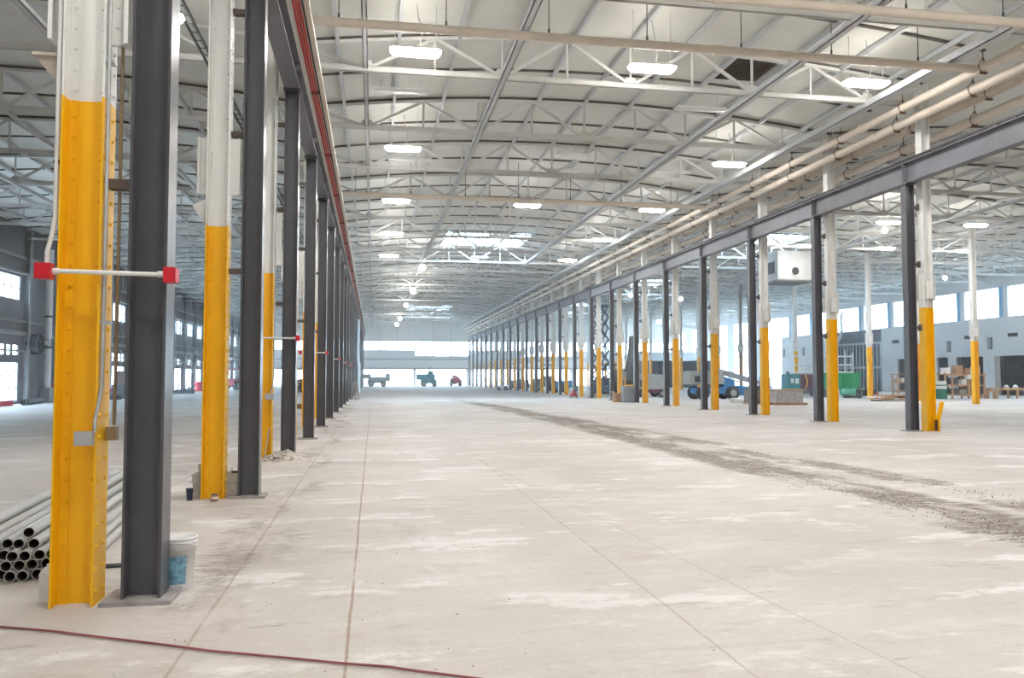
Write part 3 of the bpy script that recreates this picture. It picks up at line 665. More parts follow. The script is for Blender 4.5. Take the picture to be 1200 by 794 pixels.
# ---------------------------------------------------------------- left wall
wl_ = struct(ob('wall_left', None, None, (XLW, 0, 0)), 'dark weathered left wall with rows of windows')
def panel(parent, a, b, m, name='wall_panel'): return MB().box(a, b).build(name, m, parent)
panel(wl_, (-.15, YB, 0), (0, gy(6), ZE + .1), M_LWALL)
LWK = [k for k in range(6, 26)]
for k in LWK:
    y0, y1 = gy(k), min(gy(k + 1), YF)
    if k == 9: panel(wl_, (-.15, y0, 0), (0, y1, ZE + .1), M_LWALL)
    else:
        panel(wl_, (-.15, y0, 0), (0, y0 + .4, ZE + .1), M_LWALL); panel(wl_, (-.15, y0 + 4.4, 0), (0, y1, ZE + .1), M_LWALL)
        panel(wl_, (-.15, y0 + .4, 2.42), (0, y0 + 4.4, 2.75), M_LWALL); panel(wl_, (-.15, y0 + .4, 3.45), (0, y0 + 4.4, 5.95), M_LWALL); panel(wl_, (-.15, y0 + .4, 7.4), (0, y0 + 4.4, ZE + .1), M_LWALL); panel(wl_, (-.15, y0 + .4, 0), (0, y0 + 4.4, .12), M_LWALL)
    hc = MB().box((.0, -.15, 0), (.03, .15, ZE)).box((.03, -.01, 0), (.3, .01, ZE)).box((.3, -.15, 0), (.33, .15, ZE))
    hc.build('wall_column', M_GIRT, wl_, (0, y0, 0))
    MB().box((0, 1.6, 2.5), (.12, 1.75, ZE)).box((0, 3.2, 2.5), (.12, 3.35, ZE)).build('wall_stud', M_GIRT, wl_, (0, y0, 0)) if k > 9 else None
for z, h in ((8.45, .16), (4.75, .14), (4.05, .26), (3.05, .1), (7.55, .12)): MB().box((.02, gy(6), z - h / 2), (.2, YF, z + h / 2)).build('girt', M_GIRT, wl_)
def window_grid(n, parent_loc, w, h, nc, nr, label, axis='y', mull=.06, frame_m=M_FRAME, split=True):
    t = struct(ob('window_%d' % n, None, None, parent_loc), label)
    def bx(u0, u1, z0, z1, d):
        return ((-d, u0, z0), (d, u1, z1)) if axis == 'y' else ((u0, -d, z0), (u1, d, z1))
    f = MB()
    for a in (bx(0, .07, 0, h, .05), bx(w - .07, w, 0, h, .05), bx(.07, w - .07, 0, .07, .05), bx(.07, w - .07, h - .07, h, .05)): f.box(*a)
    f.build('window_frame', frame_m, t)
    cw, ch = (w - .14) / nc, (h - .14) / nr
    for i in range(1, nc): MB().box(*bx(.07 + cw * i - mull / 2, .07 + cw * i + mull / 2, .07, h - .07, .035)).build('mullion', frame_m, t)
    for j in range(1, nr): MB().box(*bx(.07, w - .07, .07 + ch * j - mull / 2, .07 + ch * j + mull / 2, .03)).build('mullion', frame_m, t)
    if split:
        pm = MB().box(*bx(mull / 2, cw - mull / 2, mull / 2, ch - mull / 2, .005)).mesh('pane', M_GLASS)
        for i in range(nc):
            for j in range(nr):
                o_ = (0, .07 + cw * i, .07 + ch * j) if axis == 'y' else (.07 + cw * i, 0, .07 + ch * j); ob('pane', pm, t, o_)
    else: MB().box(*bx(.07, w - .07, .07, h - .07, .005)).build('pane', M_GLASS, t)
    return t
wn = 1
for q, k in enumerate([k for k in LWK if k != 9 and k >= 7]):
    y0 = gy(k); sp = k < 20
    if y0 + 4.4 > YF: continue
    window_grid(wn, (XLW - .07, y0 + .4, 5.95), 4.0, 1.45, 4, 2, 'upper left wall window, %s from the camera' % ORD[q], split=sp); wn += 1
    window_grid(wn, (XLW - .07, y0 + .4, .12), 4.0, 2.3, 4, 3, 'ground level left wall window, %s from the camera' % ORD[q], split=sp); wn += 1
    window_grid(wn, (XLW - .07, y0 + .4, 2.75), 4.0, .7, 5, 1, 'small middle left wall window strip, %s from the camera' % ORD[q], mull=.3, split=sp, frame_m=M_LWALL); wn += 1

# ---------------------------------------------------------------- right wall
wr = struct(ob('wall_right', None, None, (XW, 0, 0)), 'bluish white right wall with high windows and dark doorways')
PC0 = 59.2
panel(wr, (0, YB, 0), (.2, 44.2, ZE + .1), M_RWALL)
panel(wr, (0, 44.2, 9.15), (.2, YF, ZE + .1), M_RWALL)
opens = ((56.0, 59.65), (61.6, 64.9), (65.9, 67.4), (70.6, 73.2))
ys = 44.2
for a, b in opens:
    panel(wr, (0, ys, 0), (.2, a, 3.3), M_RWALL); ys = b
panel(wr, (0, ys, 0), (.2, 75.7, 3.3), M_RWALL)
panel(wr, (0, 44.2, 3.3), (.2, 75.7, 6.55), M_RWALL)
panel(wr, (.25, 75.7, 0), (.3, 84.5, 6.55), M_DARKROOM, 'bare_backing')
for i in range(15): MB().box((.0, 75.9 + i * .6, 0), (.09, 75.98 + i * .6, 5.0)).build('wall_stud', M_STUD, wr)
for z in (2.4, 5.0): MB().box((-.02, 75.7, z), (.1, 84.5, z + .2)).build('stud_track', M_STUD, wr)
panel(wr, (0, 84.5, 0), (.2, 96.4, 6.55), M_RWALL)
TALL = ((96.4, 101.0), (103.5, 110.6), (112.6, 118.5), (120.5, 126.5), (128.5, 134.0))
panel(wr, (0, 101.0, 0), (.2, 103.5, 9.15), M_RWALL)
panel(wr, (0, 110.6, 0), (.2, 112.6, 9.15), M_RWALL); panel(wr, (0, 118.5, 0), (.2, 120.5, 9.15), M_RWALL); panel(wr, (0, 126.5, 0), (.2, 128.5, 9.15), M_RWALL); panel(wr, (0, 134, 0), (.2, YF, 9.15), M_RWALL)
rwn = 200
for i in range(-3, 8):
    pc = PC0 + GS * i
    if pc > 95.5: break
    MB().box((-.0, pc - .5, 6.55), (.2, pc + .02, 9.15)).build('pier', M_RWALL, wr)
    MB().box((.02, pc + .02, 6.55), (.3, pc + .5, 9.15)).build('reveal', M_BREV, wr)
    y1 = min(pc + GS - .5, 96.4)
    window_grid(rwn, (XW + .12, pc + .5, 6.55), y1 - pc - .5, 2.6, 1, 1, 'high right wall window, %s from the camera' % ORD[i + 3], frame_m=M_RWALL); rwn += 1
for i, (a, b) in enumerate(TALL):
    window_grid(rwn, (XW + .1, a, .1), b - a, 9.0, 2, 3, 'tall floor to eave right wall window, %s from the camera' % ORD[i], frame_m=M_FRAME, mull=.12); rwn += 1
panel(wr, (0, 96.4, 0), (.2, 136, .1), M_RWALL)
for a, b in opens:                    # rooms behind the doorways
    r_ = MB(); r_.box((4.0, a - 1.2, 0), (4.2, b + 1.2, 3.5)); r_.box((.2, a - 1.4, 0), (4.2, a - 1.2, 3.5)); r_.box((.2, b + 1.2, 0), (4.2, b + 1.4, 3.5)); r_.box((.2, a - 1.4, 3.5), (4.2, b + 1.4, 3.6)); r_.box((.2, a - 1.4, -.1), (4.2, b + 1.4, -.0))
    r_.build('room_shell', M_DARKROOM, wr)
MB().box((-.04, 59.65, 0), (.25, 60.25, 3.3)).build('door_jamb', mat('tan_jamb', (.45, .42, .38), .7), wr)
for i, (y, z) in enumerate(((88.4, 5.0), (73.3, 5.08), (63.2, 5.04), (58.2, 5.02), (68.4, 5.05))):
    t = thing('wall_vent', 'small dark horizontal vent on the right wall, ' + ('left of the bare studs', 'just right of the bare studs', 'above the wooden shelf', 'above the work table', 'behind the first right column')[i], 'vent', (XW - .05, y, z), 0, 'small horizontal vents')
    MB().cbox((0, 0, 0), (.1, .95, .3)).build('frame', M_DGREY, t)
    for j in range(4): MB().cbox((-.06, 0, -.1 + j * .066), (.02, .85, .03)).build('slat', M_BLK, t)
for i, (y, z) in enumerate(((65.7, 4.3), (60.7, 4.4), (91.0, 4.6), (95.8, 4.6))):
    t = thing('wall_panel_box', 'tall narrow grey box on the right wall, ' + ('left of the wooden shelf', 'right of the wooden shelf', 'left of the bare studs', 'beside the tall windows')[i], 'electrical box', (XW - .06, y, z), 0, 'narrow wall boxes')
    MB().cbox((0, 0, 0), (.12, .4, 1.0)).build('housing', M_DGREY, t); MB().cbox((-.07, 0, 0), (.02, .32, .85)).build('cover', M_BOOM, t)
t = thing('vent_duct', 'pale bent duct dropping in front of the bare stud wall', 'duct', (XW - .5, 82.0, 0))
MB().path([(.6, 0, 8.6), (.1, 0, 8.6), (0, 0, 8.5), (0, 0, 6.6), (0, .3, 6.1), (0, .9, 5.4), (0, 1.1, 5.0), (0, 1.1, 3.6)], .16, 10).build('duct', M_GALV, t)

# ---------------------------------------------------------------- far end wall
we = struct(ob('wall_far', None, None, (0, YF, 0)), 'far end wall with window band and wide open doorways')
def xz(x0, x1, z0, z1, m=M_EWALL, d0=0.0, d1=.25, name='wall_panel'): return MB().box((x0, d0, z0), (x1, d1, z1)).build(name, m, we)
nwin = 300
for bi, (bn, (xc, hw)) in enumerate(BAYS.items()):
    xa, xb = xc - hw, xc + hw
    xz(xa, xb, 7.45, ZR + .3)
    ncol = 6; cw = (xb - xa) / ncol
    for i in range(1, ncol): MB().box((xa + cw * i - .03, -.03, 7.5), (xa + cw * i + .03, .0, ZE - .3)).build('panel_joint', M_GIRT, we)
    mid = 6.95 if bn == 'central' else xc
    zl, zr = 5.9, 4.95
    xz(xa, mid, 2.65, zl); xz(mid, xb, 2.65, zr); xz(mid - .35, mid + .2, 0, 2.65)
    xz(xa, xa + .5, 0, 2.65); xz(xb - .5, xb, 0, 2.65)
    for i, (x0, x1, z0) in enumerate(((xa, mid, zl), (mid, xb, zr))):
        window_grid(nwin, (x0, YF + .1, z0), x1 - x0, 7.45 - z0, 3, 1, 'far end window band, %s half above the doorway of the %s aisle' % (('left', 'right')[i], bn), 'x', .22); nwin += 1
    MB().box((xa, -.3, 2.65), (xb, 0, 2.95)).build('lintel_beam', M_GIRT, we); MB().box((xa, -.25, 4.3), (xb, 0, 4.5)).build('girt', M_GIRT, we)
wb = struct(MB().box((XLW, YB - .2, 0), (XW, YB, ZR + .2)).build('wall_back', M_RWALL), 'end wall behind the camera')
# low block of rooms inside the far right aisle
t = thing('office_block', 'low pale block of rooms with dark openings in the far right aisle', 'partition', (42.0, 104, 0))
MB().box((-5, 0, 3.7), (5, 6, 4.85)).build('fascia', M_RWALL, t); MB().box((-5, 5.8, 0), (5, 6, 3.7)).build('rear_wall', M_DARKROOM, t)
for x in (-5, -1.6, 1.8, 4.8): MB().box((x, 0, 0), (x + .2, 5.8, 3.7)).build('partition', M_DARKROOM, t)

# ---------------------------------------------------------------- near the first columns
def jit(a): return R.uniform(-a, a)
pr = .043
PIPE_D = Vector((-.105, 1, 0)).normalized()
layers = [[-3.36 + .09 * i for i in range(11)], [-3.31 + .09 * i for i in range(10)], [-3.26 + .09 * i for i in range(9)], [-3.36, -3.24, -3.1, -2.99, -2.9, -2.79, -2.62], [-3.3, -2.86]]
bore = None
for li, xs in enumerate(layers):
    for x in xs:
        L = 5.2 + jit(.5); y0 = 6.98 + jit(.05) + (.12 if li > 2 else 0); z = pr + .003 + li * .0755
        t = thing('plastic_pipe', 'long light grey plastic pipe in the stack behind the first yellow column', 'pipe', (x + .11 + jit(.003), y0, z), 0, 'stacked light grey pipes')
        MB().hollow((0, 0, 0), PIPE_D * L + Vector((jit(.01), 0, 0)), pr, pr * .87, 14).build('tube', M_PVC, t)
        ib = MB(); n = 14
        p, q, d_, sx, sz = ib.frame((0, 0, 0), PIPE_D * 1.2); rr = pr * .868
        vs = [c + sx * math.cos(2 * math.pi * i / n) * rr + sz * math.sin(2 * math.pi * i / n) * rr for c in (p + d_ * .002, q) for i in range(n)]
        ib.add(vs, [((i + 1) % n, (i + 1) % n + n, i + n, i) for i in range(n)], True).add(vs, [list(range(2 * n - 1, n - 1, -1))]).build('bore', M_PVCIN, t)
# plastic pail behind the first grey column
t = thing('plastic_pail', 'white plastic pail with blue printed label behind the first grey column', 'bucket', (-1.465, 6.56, 0))
MB().lathe([(.001, 0), (.11, 0), (.115, .01), (.128, .3), (.134, .3), (.134, .335), (.138, .34), (.138, .365), (.133, .37), (.124, .37), (.11, .03), (.001, .03)], n=28).build('pail', M_PLW, t)
MB().lathe([(.001, .372), (.137, .372), (.14, .385), (.132, .392), (.124, .385), (.001, .385)], n=28).build('lid', M_PLW, t)
lb = MB(); n = 10; vs = []
for j, z in enumerate((.05, .26)):
    for i in range(n + 1):
        a = math.radians(250 + 60 * i / n); r = .1285 if j else .1195; vs.append((r * math.cos(a), r * math.sin(a), z))
lb.add(vs, [(i, i + 1, n + 2 + i, n + 1 + i) for i in range(n)], True).build('printed_label', M_PLB, t)
MB().path([(.137 * math.cos(a), .137 * math.sin(a) - .012, .31 - .05 * math.sin(a * 1.0)) for a in [math.radians(180 + 18 * i) for i in range(11)]], .004, 6).build('wire_handle', M_GALV, t)
t = thing('white_jug', 'small white plastic container beside the base of the first yellow column', 'container', (-2.3, 6.35, 0))
MB().box((-.05, -.05, 0), (.06, .06, .2)).prism([(-.05, .2), (.06, .2), (.04, .235), (-.03, .235)], -.045, .055).build('body', M_PLW, t); MB().tube((.0, 0, .235), (.0, 0, .26), .018, 10).build('cap', M_PLW, t)
tag(MB().path([(-2.42, 7.32, .02), (-2.25, 7.31, .018), (-2.09, 7.33, .018), (-1.95, 7.37, .018), (-1.8, 7.46, .018)], .018, 8).build('black_hose', M_DGREY), 'short dark hose on the floor between the first yellow and grey columns', 'hose')
pts = [(-3.4, 6.02), (-2.9, 5.88), (-2.35, 5.7), (-1.99, 5.55), (-1.63, 5.36), (-1.27, 5.18), (-.91, 4.99), (-.54, 4.83), (-.16, 4.66), (.09, 4.56), (.26, 4.46), (.41, 4.38), (.75, 4.2), (1.1, 4.1)]
tag(MB().path([(x + jit(.008), y, .012) for x, y in pts], .0075, 8).build('air_hose', M_CORD), 'thin dull red hose trailing across the floor at the bottom left', 'hose')

# clutter at the second columns
t = thing('storage_tote', 'long beige plastic tote full of scrap behind the second yellow column', 'box', (-2.0, 11.45, 0))
tb = MB(); w, d, h = .37, .17, .31
tb.add([(-w * .92, -d * .9, 0), (w * .92, -d * .9, 0), (w * .92, d * .9, 0), (-w * .92, d * .9, 0), (-w, -d, h), (w, -d, h), (w, d, h), (-w, d, h), (-w + .02, -d + .02, h), (w - .02, -d + .02, h), (w - .02, d - .02, h), (-w + .02, d - .02, h), (-w * .9, -d * .85, .05), (w * .9, -d * .85, .05), (w * .9, d * .85, .05), (-w * .9, d * .85, .05)],
       [(3, 2, 1, 0), (0, 1, 5, 4), (1, 2, 6, 5), (2, 3, 7, 6), (3, 0, 4, 7), (4, 5, 9, 8), (5, 6, 10, 9), (6, 7, 11, 10), (7, 4, 8, 11), (8, 9, 13, 12), (9, 10, 14, 13), (10, 11, 15, 14), (11, 8, 12, 15), (12, 13, 14, 15)])
M_TOTE = mat('beige_tote', (.52, .51, .47), .6); tb.build('tub', M_TOTE, t); MB().box((-w - .01, -d - .012, .2), (w + .01, d + .012, .215)).build('rim_band', M_TOTE, t)
for i in range(6):
    x = R.uniform(-.25, .3); MB().bar((x, jit(.08), .1), (x + jit(.12), jit(.1), .38 + jit(.05)), .09, .02).build('scrap', (M_PLW, M_DGREY, M_GALV)[i % 3], t)
t = thing('drinks_cup', 'dark blue lidless cup standing left of the second yellow column', 'cup', (-2.345, 11.07, 0))
M_NAVY = mat('navy_cup', (.02, .025, .07), .5); MB().lathe([(.001, 0), (.032, 0), (.034, .005), (.046, .15), (.048, .152), (.044, .15), (.032, .01), (.001, .01)], n=18).build('cup', M_NAVY, t); MB().lathe([(.048, .148), (.05, .155), (.046, .156)], n=18).build('rim', M_DGREY, t)
t = thing('paint_tin', 'small brown and white tin at the foot of the second yellow column', 'tin', (-2.01, 10.93, 0))
MB().lathe([(.001, 0), (.042, 0), (.042, .085), (.001, .085)], n=16).build('tin', M_CARD, t); MB().lathe([(.043, .035), (.043, .06)], n=16).build('paper_band', M_PLW, t); MB().lathe([(.044, .083), (.044, .092), (.001, .092)], n=16).build('lid', M_DGREY, t)
# rubble pile at the third grey column
t = thing('rubble_pile', 'pale heap of broken plaster around the third left grey column', 'rubble', (-1.62, 16.12, 0))
hp = MB(); n, m = 18, 6; vs = [(0, 0, .2)]
for j in range(1, m + 1):
    for i in range(n):
        a = 2 * math.pi * i / n; r = j / m; vs.append((math.cos(a) * .5 * r * (1 + jit(.15)) - .12 * r, math.sin(a) * .34 * r * (1 + jit(.1)), max(-.01, .2 * (1 - r) ** 1.2 + jit(.018) * (r < .95)) if j < m else -.01))
hp.add(vs, [(0, 1 + i, 1 + (i + 1) % n) for i in range(n)] + [(1 + (j - 1) * n + i, 1 + j * n + i, 1 + j * n + (i + 1) % n, 1 + (j - 1) * n + (i + 1) % n) for j in range(1, m) for i in range(n)]).build('dust_heap', M_RUB, t)
for i in range(34):
    a = R.uniform(0, 6.28); r = R.random() ** .6 * .48; x, y = math.cos(a) * r - .1, math.sin(a) * r * .75 - .06; s = R.uniform(.03, .085) * (1.2 - r)
    MB().rock((x, y, max(.01, .17 * (1 - r / .55))), s, R).build('chunk', M_RUB, t)
rk = MB(); n_ = 0                                  # loose dirt in the tyre tracks
for i in range(4200):
    y = 7 + 40 * R.random() ** 1.7
    if R.random() < .6: x = 6.75 - .0011 * max(0, y - 20) ** 2 + R.gauss(0, .24)
    else: x = 8.2 - .055 * max(0, y - 12) + R.gauss(0, .2)
    rk.rock((x, y, .002), R.uniform(.004, .013), R)
o = tag(rk.build('dirt_crumbs', M_CLOD), 'loose crumbs of dried mud along the tyre tracks', 'dirt'); o['kind'] = 'stuff'
rk = MB()
for i in range(260):
    y = 4.3 + 30 * R.random() ** 2; rk.rock((R.uniform(-2.5, 1) if R.random() < .45 else R.uniform(-1.6, 12), y, .003), R.uniform(.003, .008), R)
o = tag(rk.build('floor_grit', M_CLOD), 'scattered grit on the pale concrete of the central aisle', 'grit'); o['kind'] = 'stuff'
# stack of pallets and sheeting further along the left row
t = thing('pallet_stack', 'stack of pale wooden pallets and boards beside the left column row', 'pallets', (-1.2, 55.6, 0))
M_PALE = mat('pale_pallet_wood', (.36, .30, .24), .8, 0, .2, 2.0)
for i in range(9):
    z = i * .14; w = .62 - .035 * i
    for x in (-w / 2, 0, w / 2 - .08): MB().box((x, -.45, z), (x + .08, .45, z + .08)).build('runner', M_PALE, t)
    for j in range(4): MB().box((-w / 2 - .02, -.45 + j * .24, z + .08), (w / 2 + .02, -.3 + j * .24, z + .105)).build('board', M_PALE, t)
sh = MB(); n = 16; vs = []
for j in range(9):
    z = 7.0 * (1 - j / 8) + .02
    for i in range(n + 1): vs.append((-1.45 + .12 * math.sin(i * 1.3 + j) + (.1 if z < 3 else 0), 77.6 + 4.2 * i / n, z))
sh.add(vs, [(j * (n + 1) + i, j * (n + 1) + i + 1, (j + 1) * (n + 1) + i + 1, (j + 1) * (n + 1) + i) for j in range(8) for i in range(n)], True)
tag(sh.build('plastic_sheet', M_SHEET), 'hanging translucent plastic sheet on the left column row in the distance', 'plastic sheet')

# ---------------------------------------------------------------- machines
def wheel(t, x, y, z, r, w, axis='y', hub=M_MGREY):
    d = Vector((0, w / 2, 0)) if axis == 'y' else Vector((w / 2, 0, 0)); c = Vector((x, y, z))
    o = MB().tube(c - d * .8, c + d * .8, r, 18).tube(c - d, c + d, r * .86, 18).build('wheel', M_BLK, t)
    MB().tube(c - d * 1.06, c + d * 1.06, r * .5, 12).build('hub', hub, o)
# telescopic boom lift
t = thing('boom_lift', 'blue boom lift with grey hood and lowered grey boom behind the right columns', 'boom lift', (23.1, 51.9, 0), .0)
for x in (-1.15, 1.0):
    for y in (-.75, .75): wheel(t, x, y, .45, .45, .34)
MB().box((-1.5, -.62, .42), (1.5, .62, .8)).prism([(-.2, .8), (1.5, .95), (2.3, .85), (2.35, .3), (1.5, .28), (-.2, .4)], -.6, .6).build('chassis', M_BLUE, t)
MB().box((-2.0, -.7, 1.05), (-.55, .7, 1.95)).prism([(-.55, 1.05), (.45, 1.05), (.45, 1.75), (.25, 1.95), (-.55, 1.95)], -.7, .7).build('engine_hood', M_MGREY, t)
MB().tube((-.4, 0, .8), (-.4, 0, 1.05), .5, 16).build('turntable', M_DGREY, t)
MB().box((-1.7, -.715, 1.2), (-1.3, -.7, 1.6)).build('hood_vent', M_BLK, t); MB().box((-1.2, -.715, 1.25), (-1.0, -.7, 1.55)).build('decal', M_PLW, t); MB().box((1.2, -.62, .52), (1.55, -.605, .66)).build('decal', M_PLW, t)
MB().prism([(.45, .8), (1.25, .8), (1.25, 1.25), (.9, 1.45), (.45, 1.6)], -.55, .55).build('control_tray', M_BLUE, t)
MB().taper((-.2, -.35, 2.02), (2.6, -.35, 1.28), .3, .38, .28, .34).build('boom', M_BOOM, t); MB().taper((2.4, -.35, 1.33), (3.7, -.35, 1.0), .22, .26, .2, .22).build('boom_extension', M_BOOM, t)
MB().taper((.3, -.35, 1.5), (1.8, -.35, 1.2), .12, .12, .1, .1).build('lift_cylinder', M_GALV, t)
bk = MB()
for p, q in (((3.6, -1.2, .5), (3.6, .5, .5)), ((4.4, -1.2, .5), (4.4, .5, .5)), ((3.6, -1.2, .5), (4.4, -1.2, .5)), ((3.6, .5, .5), (4.4, .5, .5)), ((3.6, -1.2, 1.5), (3.6, .5, 1.5)), ((4.4, -1.2, 1.5), (4.4, .5, 1.5)), ((3.6, -1.2, 1.5), (4.4, -1.2, 1.5)), ((3.6, .5, 1.5), (4.4, .5, 1.5)), ((3.6, -1.2, .5), (3.6, -1.2, 1.5)), ((4.4, -1.2, .5), (4.4, -1.2, 1.5)), ((3.6, .5, .5), (3.6, .5, 1.5)), ((4.4, .5, .5), (4.4, .5, 1.5))): bk.bar(p, q, .05, .05)
bk.box((3.6, -1.2, .45), (4.4, .5, .5)).build('basket', M_BLUE, t)
MB().prism([(2.3, .05), (2.62, .05), (2.72, .75), (2.45, .85)], -.9, -.3).build('front_panel', M_MGREY, t)
# second machine behind it
t = thing('towed_compressor', 'dull grey towed machine with maroon skirt behind the boom lift', 'machine', (20.6, 58.0, 0))
MB().box((-1.4, -.8, .6), (1.2, .8, 1.5)).prism([(-1.4, 1.5), (1.2, 1.5), (.9, 1.75), (-1.1, 1.75)], -.75, .75).build('canopy', M_MGREY, t); MB().box((-1.5, -.85, .35), (1.3, .85, .62)).build('skirt', M_MAR, t)
for x in (-.8, .7):
    for y in (-.8, .8): wheel(t, x, y, .3, .3, .2)
MB().box((-1.0, -.815, .8), (-.5, -.8, 1.3)).build('grille', M_BLK, t)
# pipes and reel
t = thing('wrapped_pallet', 'stretch wrapped load under a wooden lid on a pallet by the third right column', 'pallet load', (22.75, 41.6, 0))
for j in range(5): MB().box((-1.0, -.6 + j * .26, .1), (1.0, -.46 + j * .26, .125)).build('pallet_board', M_CARD, t)
for y in (-.58, -.05, .5): MB().box((-1.0, y, 0), (1.0, y + .1, .1)).build('pallet_runner', M_CARD, t)
ld = MB(); prof = [(-.8, -.5), (.75, -.52), (.84, -.4), (.85, .45), (.7, .55), (-.75, .55), (-.85, .4), (-.86, -.38)]
for zz in range(6): pass
vs = [(x * (1 + .02 * math.sin(j * 2.1)), y * (1 + .02 * math.cos(j * 1.7)), .125 + j * .115) for j in range(7) for x, y in prof]; n = len(prof)
ld.add(vs, [(j * n + i, j * n + (i + 1) % n, (j + 1) * n + (i + 1) % n, (j + 1) * n + i) for j in range(6) for i in range(n)] + [list(range(6 * n, 7 * n))]).build('wrapped_load', M_WRAP, t)
MB().box((-.9, -.58, .82), (.92, .6, .87)).build('lid_board', M_WOOD, t)
t = thing('wrapped_crate', 'dark grey covered crate just left of the wrapped pallet', 'crate', (21.7, 43.0, 0))
MB().box((-.5, -.5, .1), (.6, .5, .78)).build('crate', mat('brown_grey_cover', (.20, .17, .16), .8, 0, .25, 4), t); MB().prism([(-.5, .78), (.6, .78), (.35, 1.05), (-.3, 1.0)], -.45, .45).build('cover', M_DGREY, t); MB().box((-.55, -.5, 0), (.65, .5, .1)).build('pallet', M_CARD, t)
for i in range(7):
    tag(MB().hollow((0, 0, 0), (2.0 + jit(.2), .1, 0), .075, .066, 12).build('white_pipe', M_PLW, None, (21.3 + jit(.1), 45.1 + (i % 4) * .155, .078 + (i // 4) * .135)), 'white plastic pipe in the low bundle on the floor before the boom lift', 'pipe', 'white pipes on the floor')
# raised scissor lift
t = thing('scissor_lift', 'raised blue scissor lift behind the right columns', 'scissor lift', (19.5, 67.3, 0))
MB().box((-.6, -1.2, .25), (.6, 1.2, .75)).build('chassis', M_NAVYB, t)
for x in (-.5, .5):
    for y in (-.85, .85): wheel(t, x, y, .22, .22, .2, 'x')
ns = 7; z0, z1 = .8, 7.6; dz = (z1 - z0) / ns
for i in range(ns):
    za, zb = z0 + dz * i, z0 + dz * (i + 1)
    for x in (-.45, .45):
        MB().bar((x, -1.0, za), (x, 1.0, zb), .07, .13).build('scissor_arm', M_NAVYB, t); MB().bar((x * .86, 1.0, za), (x * .86, -1.0, zb), .07, .13).build('scissor_arm', M_NAVYB, t)
    MB().tube((-.5, 0, (za + zb) / 2), (.5, 0, (za + zb) / 2), .05, 8).build('pivot_pin', M_DGREY, t)
    # arms seen end-on as well: cross ties zigzagging across the width
    MB().bar((-.45 if i % 2 else .45, -1.0, za), (.45 if i % 2 else -.45, -1.0, zb), .06, .09).build('cross_tie', M_NAVYB, t)
MB().box((-.65, -1.25, 7.6), (.65, 1.25, 7.72)).build('platform', M_NAVYB, t)
gr = MB()
for z in (8.2, 8.7):
    for x in (-.62, .62): gr.bar((x, -1.22, z), (x, 1.22, z), .04, .04)
    for y in (-1.22, 1.22): gr.bar((-.62, y, z), (.62, y, z), .04, .04)
for x in (-.62, .62):
    for y in (-1.22, -.4, .4, 1.22): gr.bar((x, y, 7.7), (x, y, 8.7), .04, .04)
gr.build('guard_rail', M_NAVYB, t)
# excavator with a folded arm
t = thing('excavator', 'grey excavator with its arm folded up behind the grey cabinet', 'excavator', (19.1, 58.6, 0))
for x in (-.75, .75):
    tk = MB(); prof = [(-1.1, .3), (-1.0, .08), (1.0, .08), (1.1, .3), (1.0, .6), (-1.0, .6)]
    tk.add([(x + s, y, z) for s in (-.22, .22) for y, z in prof], [list(range(5, -1, -1)), list(range(6, 12))] + [(i, (i + 1) % 6, (i + 1) % 6 + 6, i + 6) for i in range(6)]).build('track', M_BLK, t)
MB().box((-.95, -.3, .65), (.95, 1.5, 1.5)).build('upper_body', M_DGREY, t); MB().box((-.95, -.9, .65), (-.2, .4, 2.1)).build('cab', M_DGREY, t); MB().box((-.9, -.915, 1.3), (-.25, -.9, 2.0)).build('cab_glass', M_BOOM, t)
MB().taper((.15, -.6, 1.3), (-.05, -1.6, 4.5), .95, .8, .5, .5).build('boom', M_DGREY, t); MB().taper((-.1, -1.6, 4.4), (-.75, -2.5, 2.0), .4, .5, .3, .3).build('dipper_arm', M_DGREY, t)
MB().prism([(-1.0, 1.9), (-.35, 1.9), (-.3, 2.4), (-.8, 2.5)], -2.8, -2.2).build('bucket', M_DGREY, t); MB().taper((.35, -.9, 1.4), (.25, -1.4, 3.4), .12, .12, .1, .1).build('ram', M_GALV, t)
MB().prism([(-.7, .65), (.7, .65), (.6, .95), (-.6, .95)], -1.25, -1.1).build('yellow_blade', M_YEL, t)
for x in (-.65, .65): MB().bar((x, -1.2, .7), (x * .85, -1.2, 1.5), .06, .06).build('yellow_guard', M_YEL, t)
t = thing('cardboard_box', 'brown cardboard box on the floor by the fifth right grey column', 'box', (14.85, 47.5, 0), .15)
MB().box((-.28, -.25, 0), (.28, .25, .55)).build('carton', M_CARD, t); MB().prism([(-.28, .55), (-.3, .55), (-.4, .68), (-.38, .68)], -.25, .25).build('flap', M_CARD, t); MB().box((-.03, -.255, .1), (.03, -.25, .55)).build('tape', M_WOOD, t)
t = thing('metal_cabinet', 'grey metal cabinet standing by the brown cardboard box', 'cabinet', (15.25, 46.9, 0))
MB().box((-.32, -.25, .05), (.32, .25, 1.0)).build('body', M_BOOM, t); MB().box((-.3, -.26, .07), (-.01, -.25, .97)).build('door', M_BOOM, t); MB().box((.01, -.26, .07), (.3, -.25, .97)).build('door', M_BOOM, t); MB().box((-.33, -.26, 0), (.33, .26, .05)).build('plinth', M_DGREY, t)
t = thing('hand_cart', 'small red wheeled tool cart on the floor by the seventh right grey column', 'cart', (14.5, 57.2, 0))
MB().box((-.22, -.2, .14), (.22, .2, .34)).prism([(-.1, .34), (.1, .34), (.06, .55), (-.06, .55)], -.12, .12).build('tray', M_MRED, t)
MB().bar((-.2, .2, .3), (-.3, .35, .85), .03, .03).bar((.2, .2, .3), (.15, .35, .85), .03, .03).bar((-.3, .35, .85), (.15, .35, .85), .03, .03).build('handle', M_DGREY, t)
for x in (-.22, .22): wheel(t, x, -.05, .1, .1, .06, 'x')
